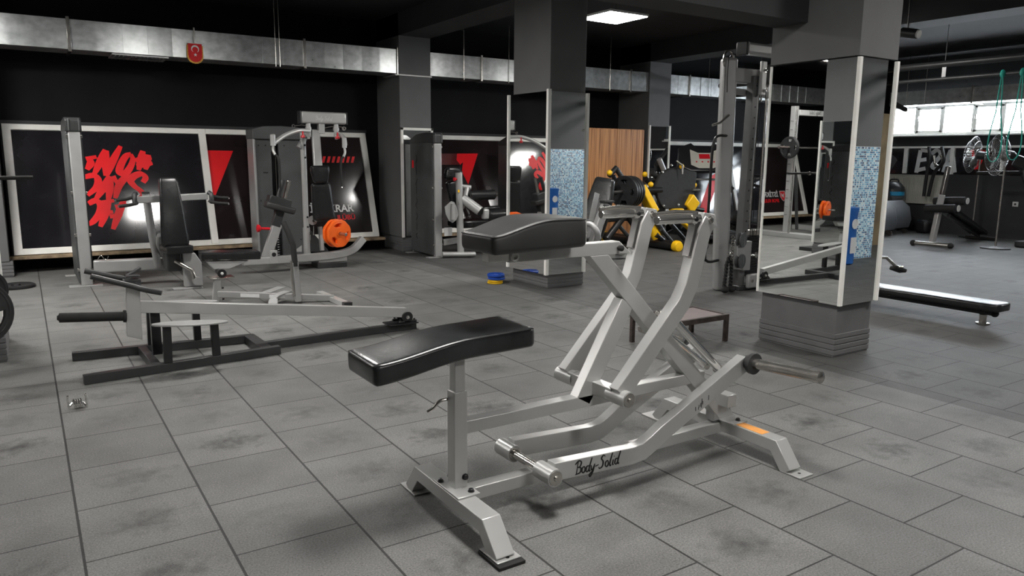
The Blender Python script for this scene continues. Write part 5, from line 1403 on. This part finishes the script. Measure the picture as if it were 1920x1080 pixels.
build('guide_rail', MB().tube([(8.401,9.750,1.131), (9.288,9.750,0.306)], 0.05, 12), 'black_paint', T)
build('guide_rail', MB().tube([(8.489,9.900,1.261), (8.771,9.900,0.874)], 0.04, 12), 'black_paint', T)
build('top_rail', MB().tube([(8.599,9.950,1.377), (9.064,9.950,0.865)], 0.045, 12), 'charcoal_paint', T)
build('top_rail', MB().tube([(8.436,9.950,1.260), (8.598,9.950,1.404)], 0.045, 12), 'black_paint', T)
build('guide_rail', MB().tube([(9.659,10.200,1.315), (10.194,10.200,0.928)], 0.05, 12), 'charcoal_paint', T)
build('guide_rail', MB().tube([(9.507,10.200,1.200), (9.810,10.200,0.974)], 0.05, 12), 'black_paint', T)
build('brace', MB().tube([(8.760,9.900,0.569), (8.388,9.900,0.186)], 0.06, 12), 'black_paint', T)
build('brace', MB().tube([(8.834,9.900,0.566), (9.259,9.900,0.103)], 0.05, 12), 'black_paint', T)
build('brace', MB().tube([(8.644,9.900,0.415), (8.901,9.900,0.179)], 0.035, 12), 'charcoal_paint', T)
build('strut', MB().tube([(8.983,9.500,0.652), (9.330,9.500,0.288)], 0.05, 12), 'charcoal_paint', T)
build('strut', MB().tube([(9.154,9.500,0.259), (9.445,9.500,0.075)], 0.045, 12), 'black_paint', T)
build('strut', MB().tube([(9.178,9.400,0.359), (9.474,9.400,0.102)], 0.035, 12), 'charcoal_paint', T)
build('strut', MB().tube([(9.801,9.800,0.395), (10.261,9.800,0.020)], 0.04, 12), 'black_paint', T)
build('strut', MB().tube([(9.616,9.800,0.613), (9.858,9.800,0.344)], 0.02, 12), 'dull_chrome', T)
build('strut', MB().tube([(9.549,9.800,0.194), (9.940,9.800,0.331)], 0.012, 12), 'black_paint', T)
build('cross_bar', MB().tube([(8.340,9.900,0.510), (9.328,9.900,0.521)], 0.035, 12), 'black_paint', T)
build('cross_bar', MB().tube([(9.129,9.850,1.008), (9.577,9.850,1.011)], 0.05, 12), 'black_paint', T)
build('peg', MB().tube([(10.410,9.900,0.996), (10.592,9.900,0.993)], 0.03, 12), 'dull_chrome', T)
build('hook_arm', MB().tube([(10.216,10.600,1.556), (10.370,10.600,1.315)], 0.05, 12), 'grey_paint', T)
build('back_tube', MB().tube([(10.181,9.900,0.687), (10.720,9.900,0.612)], 0.04, 12), 'black_paint', T)
build('knob', MB().ball((8.404,9.900,1.315), 0.05, 12), 'yellow_paint', T)
build('knob', MB().ball((9.490,10.200,1.277), 0.05, 12), 'yellow_paint', T)
build('knob', MB().ball((9.361,9.900,1.106), 0.05, 12), 'yellow_paint', T)
build('knob', MB().ball((10.208,10.000,1.424), 0.05, 12), 'yellow_paint', T)
build('knob', MB().ball((10.565,10.000,1.079), 0.05, 12), 'yellow_paint', T)
build('knob', MB().ball((8.711,9.900,0.580), 0.05, 12), 'yellow_paint', T)
build('weight_horn', MB().tube([(8.196,9.600,0.998), (9.082,9.800,1.011)], 0.028, 12), 'dull_chrome', T)

hc = V3((8.545,9.650,0.998)); ha = (V3((9.082,9.800,1.011)) - V3((8.196,9.600,0.998))).normalized()
for i, (off, r_, lab) in enumerate(((-0.02, 0.27, 'outermost black weight plate on the leg press horn'), (0.05, 0.265, 'second black weight plate from the outside on the leg press horn'), (0.12, 0.265, 'third black weight plate on the leg press horn'), (0.20, 0.255, 'innermost black weight plate on the leg press horn, next to the yellow arm'))):
    tag(plate_round('weight_plate', 'iron', None, hc + ha * off, -ha, r_, 0.045, 4), lab, 'weight plate', 'black plates on the leg press')

# ================================================================= wooden cabinet
t = thing('cabinet', 'tall zebra-wood two-door cabinet against the back wall', 'cabinet', (9.85, 11.6, 0))
build('carcass', MB().box(9.10, 10.52, 11.38, 11.85, 0.02, 2.13), 'zebrano', t, 0.003)
for x0, x1, hx in ((9.11, 9.80, 9.76), (9.81, 10.51, 9.85)):
    d = build('door', MB().box(x0, x1, 11.355, 11.378, 0.05, 2.12), 'zebrano', t, 0.003)
    build('handle', MB().tube([(hx, 11.355, 1.06), (hx, 11.325, 1.06), (hx, 11.325, 1.24), (hx, 11.355, 1.24)], 0.008, 8, side=(1, 0, 0)), 'dull_chrome', d)
build('plinth', MB().box(9.15, 10.48, 11.42, 11.8, 0.0, 0.02), 'black_paint', t)

# ================================================================= treadmills at the back
def treadmill(x, y, ang, label, screen=True, hk=1.0, ck=1.0, cz=1.30):
    t = thing('treadmill', label, 'treadmill', (x, y, 0), 'treadmills')
    ca, sa = math.cos(ang), math.sin(ang)
    def P(u, v, z): return Vector((x + u * ca - v * sa, y + u * sa + v * ca, z))
    def D(u, v, z): return Vector((u * ca - v * sa, u * sa + v * ca, z))
    build('deck', MB().obox(P(0, 0, 0.14), D(1, 0, 0), D(0, 1, 0), (0, 0, 1), 1.9, 0.78, 0.10), 'tread_black', t, 0.02)
    build('belt', MB().obox(P(-0.1, 0, 0.195), D(1, 0, 0), D(0, 1, 0), (0, 0, 1), 1.5, 0.5, 0.01), 'black_rubber', t)
    hood = MB(); hood.prism([P(0.62, -0.40, 0.12), P(0.60, -0.40, 0.12 + 0.18 * hk), P(0.75, -0.40, 0.12 + 0.30 * hk), P(1.0, -0.40, 0.12 + 0.31 * hk), P(1.16, -0.40, 0.12 + 0.24 * hk), P(1.22, -0.40, 0.12 + 0.10 * hk), P(1.18, -0.40, 0.12)], D(0, 0.8, 0))
    h_ = build('motor_hood', hood, 'tread_grey', t, 0.03, 3)
    for s in (-1, 1):
        vt = MB()
        for i in range(7): vt.obox(P(0.95, s * 0.405, 0.16 + i * 0.028 * hk), D(1, 0, 0), D(0, 1, 0), (0, 0, 1), 0.16, 0.006, 0.014)
        build('vent', vt, 'black_print', h_)
    for s in (-1, 1):
        build('upright', MB().beam(P(0.78, s * 0.40, 0.15), P(0.42 + 0.1, s * 0.40, 1.28), 0.06, 0.12, D(0, 1, 0)), 'tread_black', t, 0.01)
        build('hand_rail', MB().tube([P(0.55, s * 0.36, 1.12), P(0.15, s * 0.38, 1.02), P(-0.05, s * 0.38, 1.0)], 0.03, 10), 'black_rubber', t)
        build('wheel', MB().lathe(P(1.1, s * 0.36, 0.05), D(0, s, 0), [(-0.03, 0.05), (0.03, 0.05), (0.032, 0.03)], 16), 'dull_chrome', t)
    con = MB()
    prof_ = [(-0.46, 0.0), (-0.40, 0.34), (-0.20, 0.42), (-0.12, 0.34), (0.12, 0.34), (0.20, 0.42), (0.40, 0.34), (0.46, 0.0), (0.25, -0.10), (-0.25, -0.10)]
    prof_ = [(a * ck, b * ck) for a, b in prof_]
    c0 = P(0.55, 0, cz); Rr = D(0, -1, 0); Uu = D(0.55, 0, 0.85).normalized(); Nn = Rr.cross(Uu)
    co = flat('console', [prof_], 'tread_black', t, c0, Rr, Uu, 0.03, 0.02)
    if screen:
        flat('console_face', [[(-0.30, 0.0), (-0.28, 0.36), (-0.12, 0.28), (0.12, 0.28), (0.28, 0.36), (0.30, 0.0), (0.15, -0.08), (-0.15, -0.08)]], 'radiator_white', co, c0 + Nn * 0.052, Rr, Uu, 0.002)
        flat('display', [[(-0.11, 0.14), (0.11, 0.14), (0.11, 0.25), (-0.11, 0.25)]], 'red_plastic', co, c0 + Nn * 0.056, Rr, Uu, 0.002)
        for i in range(4): flat('button', [circle(-0.18 + i * 0.12, 0.07, 0.018, 10)], 'red_plastic', co, c0 + Nn * 0.056, Rr, Uu, 0.002)
    build('pulse_grip', MB().tube([P(0.35, -0.30, 1.16), P(0.35, 0.30, 1.16)], 0.022, 10), 'chrome', t)
    return t
tm = treadmill(11.35, 10.25, PI / 2 - 0.5, 'treadmill with pale console and red display behind the leg press', ck=1.2, cz=1.42)
treadmill(13.4, 10.4, PI / 2 - 0.4, 'treadmill with a dark tray console, seen between the cable tower posts', False)
# right-hand treadmills, seen by their motor hoods
def hood_treadmill(x, y, ang, label):
    t = treadmill(x, y, ang, label, False, hk=1.9)
    return t
hood_treadmill(14.85, 9.95, -1.5, 'nearer treadmill with a rounded grey motor hood, right of the nearest pillar')
hood_treadmill(15.75, 10.15, -1.5, 'farther treadmill with a grey motor hood, partly hidden by the nearer one')

# ================================================================= right side equipment
# wet vacuum
t = thing('vacuum_cleaner', 'black drum vacuum cleaner with a blue band in front of the radiator', 'vacuum cleaner', (16.55, 9.62, 0))
build('drum', MB().lathe((16.55, 9.62, 0.12), (0, 0, 1), [(0, 0.15), (0.03, 0.2), (0.62, 0.21), (0.62, 0.24), (0.66, 0.24)], 28), 'tread_grey', t)
build('band', MB().lathe((16.55, 9.62, 0.79), (0, 0, 1), [(0, 0.20), (0.0, 0.232), (0.09, 0.232), (0.09, 0.2)], 28), 'cyan_plastic', t, label='blue band')
build('motor_head', MB().lathe((16.55, 9.62, 0.88), (0, 0, 1), [(0, 0.235), (0.10, 0.22), (0.20, 0.13), (0.22, 0.05)], 28), 'tread_black', t)
build('carry_handle', MB().tube(bez([(16.55, 9.51, 1.06), (16.55, 9.54, 1.14), (16.55, 9.70, 1.14), (16.55, 9.73, 1.06)]), 0.016, 8), 'black_rubber', t)
for a in range(4): build('caster', MB().lathe((16.55 + 0.17 * math.cos(a * 1.57 + 0.7), 9.62 + 0.17 * math.sin(a * 1.57 + 0.7), 0.05), (1, 0, 0), [(-0.015, 0.05), (0.015, 0.05)], 14), 'black_rubber', t)
for a in (-0.1, 0.0, 0.1): build('hose_clip', MB().cyl((16.33, 9.62 + a, 0.62), (16.33, 9.62 + a, 0.76), 0.012, 8), 'dull_chrome', t)
# radiator
t = thing('radiator', 'cream ribbed panel radiator on the right wall below the printed strip', 'radiator', (16.85, 9.3, 0.55))
r_ = MB(); r_.box(16.84, 16.90, 8.68, 9.95, 0.62, 1.24)
build('panel', r_, 'radiator_white', t, 0.006)
r_ = MB()
for i in range(30):
    y = 8.71 + i * 0.0418
    r_.box(16.828, 16.842, y, y + 0.022, 0.66, 1.20)
build('ribs', r_, 'radiator_white', t, 0.003)
build('top_grille', MB().box(16.83, 16.92, 8.67, 9.96, 1.24, 1.255), 'radiator_white', t, 0.003)
# power socket
t = thing('power_socket', 'white power socket low on the dark right wall', 'socket', (16.85, 7.45, 0.62))
sk = V3((16.855,7.217,0.711))
build('plate', MB().box(16.84, 16.86, sk.y - 0.055, sk.y + 0.055, sk.z - 0.05, sk.z + 0.05), 'white_plastic', t, 0.008)
build('socket_hole', MB().cyl((16.838, sk.y, sk.z), (16.842, sk.y, sk.z), 0.022, 16), 'charcoal_paint', t)
# sit-up bench
t = thing('situp_bench', 'decline sit-up bench with black foam rollers on a chrome post', 'exercise bench', (15.0, 7.6, 0))
build('cross_foot', MB().tube([(13.896,7.603,0.050), (13.976,6.964,0.050)], 0.04, 12), 'dull_chrome', t)
for q in ((13.896,7.603,0.050), (13.976,6.964,0.050)): build('end_cap', MB().ball(q, 0.055, 12), 'black_rubber', t)
build('post', MB().beam((14.400,7.522,0.021), (14.500,7.496,0.706), 0.09, 0.09), 'silver_paint', t, 0.008)
build('upper_post', MB().beam((14.500,7.508,0.635), (14.600,7.469,1.462), 0.07, 0.07), 'dull_chrome', t, 0.006)
build('slide_sleeve', MB().beam((14.490,7.518,0.584), (14.510,7.485,0.936), 0.12, 0.11), 'grey_paint', t, 0.008)
for (a, b_, zz, px) in ((1734, 1797, 391, 14.4), (1752, 1816, 376, 14.7)):
    pass
build('foam_roller', MB().lathe((14.400,7.709,0.666), V3((14.400,7.105,0.702)) - V3((14.400,7.709,0.666)), [(0, 0.05), (0.005, 0.075), (0.55, 0.075), (0.555, 0.05)], 20), 'black_rubber', t)
build('roller_end', MB().lathe(V3((14.400,7.105,0.702)), (0, -1, 0), [(0, 0.06), (0.008, 0.06), (0.008, 0.015)], 18), 'white_plastic', t)
build('foam_roller', MB().lathe((14.750,7.737,0.798), V3((14.750,7.140,0.828)) - V3((14.750,7.737,0.798)), [(0, 0.05), (0.005, 0.078), (0.57, 0.078), (0.575, 0.05)], 20), 'black_rubber', t)
build('roller_end', MB().lathe(V3((14.750,7.131,0.829)), (0, -1, 0), [(0, 0.06), (0.008, 0.06), (0.008, 0.015)], 18), 'white_plastic', t)
pA = V3((14.600,7.360,0.611)); pB = V3((16.1, 7.50, 0.12))
dd = (pB - pA).normalized()
sdv = Vector((0, 0, 1)).cross(dd).normalized(); nn_ = dd.cross(sdv)
if nn_.z < 0: nn_ = -nn_
pad('bench_pad', 'leather', t, pA + Vector((0, 0, 0.02)), dd, nn_, (pB - pA).length, 0.34, 0.07, r=0.02)
build('frame_tube', MB().beam(pA + nn_ * -0.06, pB + nn_ * -0.04, 0.06, 0.06), 'charcoal_paint', t, 0.006)
build('rear_foot', MB().beam((16.12, 7.75, 0.04), (16.15, 7.2, 0.04), 0.07, 0.07), 'black_paint', t, 0.01)
# fans
def fan(c, face, label, r=0.37, r2=0.02):
    c = V3(c); f = V3(face).normalized()
    t = thing('stand_fan', label, 'fan', (c.x, c.y, 0), 'wire-guard pedestal fans')
    R = Vector((0, 0, 1)).cross(f).normalized(); U = f.cross(R)
    g = MB()
    for k, (dist, rr_) in enumerate(((0.11, 0.05), (0.10, 0.12), (0.07, 0.28), (0.0, r), (-0.07, 0.28), (-0.09, 0.12))):
        g.torus(c + f * dist, f, rr_, 0.004, 40, 5)
    n = 36
    for i in range(n):
        a = 2 * PI * i / n; d = R * math.cos(a) + U * math.sin(a)
        g.tube([c + f * 0.11 + d * 0.05, c + f * 0.10 + d * 0.12, c + f * 0.07 + d * 0.28, c + d * r], 0.0022, 4)
        g.tube([c + d * r, c - f * 0.07 + d * 0.28, c - f * 0.09 + d * 0.12, c - f * 0.10 + d * 0.05], 0.0022, 4)
    build('guard', g, 'fan_wire', t)
    bl = MB()
    for i in range(3):
        a = 2 * PI * i / 3
        q = []
        for u, w_ in ((0.05, -0.04), (0.16, -0.12), (0.30, -0.10), (0.31, 0.04), (0.17, 0.09), (0.05, 0.04)):
            d = R * math.cos(a) + U * math.sin(a); e = -R * math.sin(a) + U * math.cos(a)
            q.append(c + d * u + e * w_ + f * (w_ * 0.35))
        bl.prism(q, f * 0.004)
    build('blades', bl, 'dull_chrome', t)
    build('motor', MB().lathe(c - f * 0.08, -f, [(0, 0.06), (0.02, 0.085), (0.18, 0.08), (0.22, 0.05)], 22), 'charcoal_paint', t)
    build('pole', MB().cyl((c.x - f.x * 0.15, c.y - f.y * 0.15, 0.03), (c.x - f.x * 0.15, c.y - f.y * 0.15, c.z - 0.06), 0.018, 12), 'dull_chrome', t)
    build('base', MB().lathe((c.x - f.x * 0.15, c.y - f.y * 0.15, 0), (0, 0, 1), [(0, 0.24), (0.02, 0.24), (0.035, 0.05), (0.05, 0.03)], 28), 'charcoal_paint', t)
    return t
fan((16.500,7.974,1.697), (-0.1, 0.9, 0.1), 'left pedestal fan turned edge-on in front of the right wall')
fan((14.600,6.641,1.679), (-0.75, 0.6, 0.05), 'right pedestal fan hanging bands partly cover')
# dark console at the far right edge
t = thing('exercise_bike', 'dark exercise bike head and bar cut off by the right edge of the photo', 'exercise bike', (14.5, 6.1, 0))
build('console', MB().obox(V3((15.600,6.667,1.542)), (0, 1, 0.4), (1, 0, 0), (0, -0.4, 1), 0.25, 0.12, 0.22), 'charcoal_paint', t, 0.04, 3)
build('handle_bar', MB().tube([(15.700,7.469,1.330), (15.700,7.104,1.347), (15.700,6.653,1.356)], 0.035, 12), 'black_rubber', t)
build('stem', MB().tube([(15.700,6.711,1.473), (15.8, 6.45, 0.7), (15.8, 6.3, 0.1)], 0.04, 12), 'charcoal_paint', t)
build('base', MB().box(15.3, 16.3, 6.15, 6.5, 0, 0.12), 'charcoal_paint', t, 0.03)
# upright step bars near the wall (elliptical arms)
t = thing('elliptical_trainer', 'elliptical trainer arms with pale grips standing before the right wall strip', 'elliptical trainer', (16.2, 8.7, 0))
for a, b_, c_ in (((1742, 275), (1744, 300), (1738, 325)), ((1766, 275), (1770, 305), (1750, 326))):
    pass
build('swing_arm', MB().tube(bez([(16.600,8.943,1.869), (16.600,8.904,1.606), (16.600,8.930,1.296), (16.6, 8.95, 0.8)]), 0.035, 10), 'tread_black', t)
build('swing_arm', MB().tube(bez([(16.600,8.670,1.867), (16.600,8.603,1.552), (16.600,8.770,1.311), (16.6, 8.85, 0.8)]), 0.035, 10), 'tread_black', t)
build('fixed_handle', MB().tube(bez([(16.600,8.820,1.675), (16.600,8.767,1.493), (16.600,8.672,1.460), (16.600,8.618,1.585), (16.600,8.674,1.698)]), 0.03, 10), 'dull_chrome', t)
build('body', MB().box(16.4, 16.8, 8.7, 9.0, 0, 0.30), 'tread_black', t, 0.08, 3)
# pull-up rail and hanging bands
t = thing('pull_up_rail', 'long black double pipe rail hung from the ceiling at the right', 'pull-up rail', (12.0, 5, 3))
build('rail', MB().tube([(12.0, -1.5, 3.02), (12.0, 10.8, 3.02)], 0.05, 12), 'charcoal_paint', t)
build('rail', MB().tube([(12.0, -1.5, 2.80), (12.0, 10.8, 2.80)], 0.03, 12), 'charcoal_paint', t)
for y in (6.35, 3.0, 9.8):
    build('hanger', MB().box(11.99, 12.01, y - 0.03, y + 0.03, 2.80, 3.05), 'steel_grey', t)
    build('hanging_wire', MB().cyl((12.0, y, 3.05), (12.0, y, 3.8), 0.005, 6), 'steel_grey', t)
def band(y0, label, z1):
    t = thing('resistance_band', label, 'resistance band', (12.0, y0, z1), 'green bands on the rail')
    pts = []
    zt = 2.84
    for i in range(60):
        u = i / 60
        a = 2 * PI * u
        z = (zt + z1) / 2 + (zt - z1) / 2 * math.cos(a)
        k_ = (zt - z) / (zt - z1)
        wv = 0.035 + 0.10 * max(0, k_ - 0.45) * 2
        if k_ > 0.85: wv *= 1.0
        pts.append((12.0 - 0.03 + 0.02 * math.sin(a * 2), y0 + wv * math.sin(a) * 1.0, z))
    build('loop', MB().sweep(pts, [(-0.014, -0.003), (0.014, -0.003), (0.014, 0.003), (-0.014, 0.003)], (1, 0, 0), closed=True), 'teal_rubber', t)
    build('knot', MB().ball((11.97, y0, 2.80), 0.045, 10, (1, 0.8, 1.4)), 'teal_rubber', t)
band(5.50, 'left green resistance band looped over the ceiling rail', 1.55)
band(5.24, 'right green resistance band looped over the ceiling rail', 1.58)
# black bar end poking out at the pillar
t = thing('wall_bar', 'black bar with a chrome tip poking out right of the nearest pillar', 'bar', (9.0, 5.6, 2.2))
build('bar', MB().cyl((8.539,5.200,2.285), (9.020,5.200,2.165), 0.03, 12), 'black_rubber', t)
build('tip', MB().cyl((9.020,5.200,2.165), (9.056,5.200,2.154), 0.022, 12), 'chrome', t)
build('mount', MB().cyl((8.539,5.200,2.285), V3((8.539,5.200,2.285)) + Vector((0, 0, 1.25)), 0.015, 8), 'charcoal_paint', t)
# blue bin reflected in the pillar mirrors
t = thing('blue_drum', 'blue drum with a white round emblem, seen only in the pillar mirrors', 'bin', (10.36, 0.03, 0))
build('drum', MB().lathe((10.36, 0.03, 0), (0, 0, 1), [(0, 0.16), (0.02, 0.185), (0.80, 0.20), (0.82, 0.21), (0.86, 0.21), (0.87, 0.15)], 30), 'blue_plastic', t)
build('emblem', MB().lathe((10.36, 0.228, 0.62), (0, 1, 0), [(0, 0.075), (0.004, 0.075), (0.004, 0.058), (0.001, 0.058)], 24), 'white_print', t)
build('label_panel', MB().box(10.29, 10.43, 0.224, 0.229, 0.18, 0.42), 'white_print', t)

# ================================================================= smith machine just left of the frame (shows in the near pillar mirror)
T = thing('smith_machine', 'smith machine rack reflected in the near pillar mirror', 'exercise machine', (-3.2, 9.8, 0))
for x in (-2.62, -4.4):
    u_ = build('upright', MB().box(x - 0.05, x + 0.05, 9.75, 9.87, 0.05, 2.62), 'grey_paint', T, 0.005)
    hk = MB()
    for i in range(12): hk.box(x + 0.05, x + 0.11, 9.79, 9.81, 0.45 + i * 0.17, 0.462 + i * 0.17)
    build('safety_peg', hk, 'dull_chrome', u_)
    build('guide_rod', MB().cyl((x + 0.15, 9.65, 0.1), (x + 0.15, 9.65, 2.6), 0.02, 12), 'dull_chrome', T)
    build('foot', MB().box(x - 0.08, x + 0.15, 9.0, 10.9, 0, 0.1), 'grey_paint', T, 0.01)
    build('brace', MB().beam((x - 1.0, 10.3, 0.08), (x - 0.35, 9.95, 1.3), 0.06, 0.06), 'shroud_grey', T, 0.004)
hb2 = build('head_beam', MB().box(-4.45, -2.67, 9.72, 9.83, 2.44, 2.55), 'grey_paint', T, 0.01)
script_logo('maker_name', 0.10, 'black_print', hb2, (-3.35, 9.718, 2.47), (1, 0, 0), (0, 0, 1), 0.08)
build('bar', MB().cyl((-4.75, 9.62, 1.80), (-2.0, 9.62, 1.80), 0.016, 12), 'dull_chrome', T)
build('bar_sleeve', MB().cyl((-2.40, 9.62, 1.80), (-1.95, 9.62, 1.80), 0.026, 14), 'rusty_steel', T)
tag(plate_round('weight_plate', 'iron', None, (-2.28, 9.62, 1.80), (1, 0, 0), 0.21, 0.04, 4), 'black spoked plate on the smith bar, seen in the near pillar mirror', 'weight plate')
# incline bench in front of the smith machine (mirror only)
t = thing('rack_barbell', 'black bar end reaching in from the left edge of the photo', 'barbell', (-0.6, 7.85, 0))
build('bar', MB().cyl((-1.6, 7.85, 1.340), (0.083, 7.85, 1.340), 0.018, 12), 'black_rubber', t)
build('collar', MB().cyl((-0.5, 7.85, 1.34), (-0.46, 7.85, 1.34), 0.03, 12), 'dull_chrome', t)
for x in (-0.95, -1.45): build('rack_upright', MB().box(x - 0.03, x + 0.03, 7.82, 7.88, 0, 1.32), 'charcoal_paint', t)
build('rack_foot', MB().box(-1.6, -0.85, 7.7, 8.2, 0, 0.06), 'charcoal_paint', t)
# plate leaning and hanging at the left edge
tag(plate_round('weight_plate', 'iron', None, (-0.346,6.100,0.483), (0.35, -1, 0.1), 0.225, 0.045, 3), 'black grip plate cut off by the left edge, nearer one', 'weight plate')
tag(plate_round('weight_plate', 'iron', None, (-0.299,6.400,0.589), (0.35, -1, 0.0), 0.15, 0.04, 0), 'smaller black plate at the left edge behind the grip plate', 'weight plate')
t = thing('plate_rack', 'plate rack post at the extreme left edge', 'rack', (-0.5, 6.4, 0))
q1 = V3((-0.346,6.100,0.483)); q2 = V3((-0.299,6.400,0.589))
build('post', MB().box(q1.x - 0.20, q1.x - 0.14, 6.40, 6.46, 0, 1.1), 'charcoal_paint', t)
build('horn', MB().cyl((q1.x - 0.17, 6.43, q1.z), (q1.x + 0.03, 5.98, q1.z), 0.024, 12), 'dull_chrome', t)
build('horn', MB().cyl((q1.x - 0.17, 6.46, q2.z), (q2.x + 0.02, 6.36, q2.z), 0.024, 12), 'dull_chrome', t)
build('foot', MB().box(q1.x - 0.3, q1.x + 0.0, 6.2, 6.55, 0, 0.04), 'charcoal_paint', t)
mb = MB(); mb.lathe(((-0.166,10.425,0.020)[0], (-0.166,10.425,0.020)[1], 0.0), (0, 0, 1), [(0, 0.02), (0, 0.19), (0.01, 0.20), (0.03, 0.20), (0.04, 0.18), (0.025, 0.15), (0.025, 0.05), (0.045, 0.045), (0.045, 0.02)], 36)
tag(build('weight_plate', mb, 'iron'), 'thin black plate lying flat on the floor by the left tower', 'weight plate')
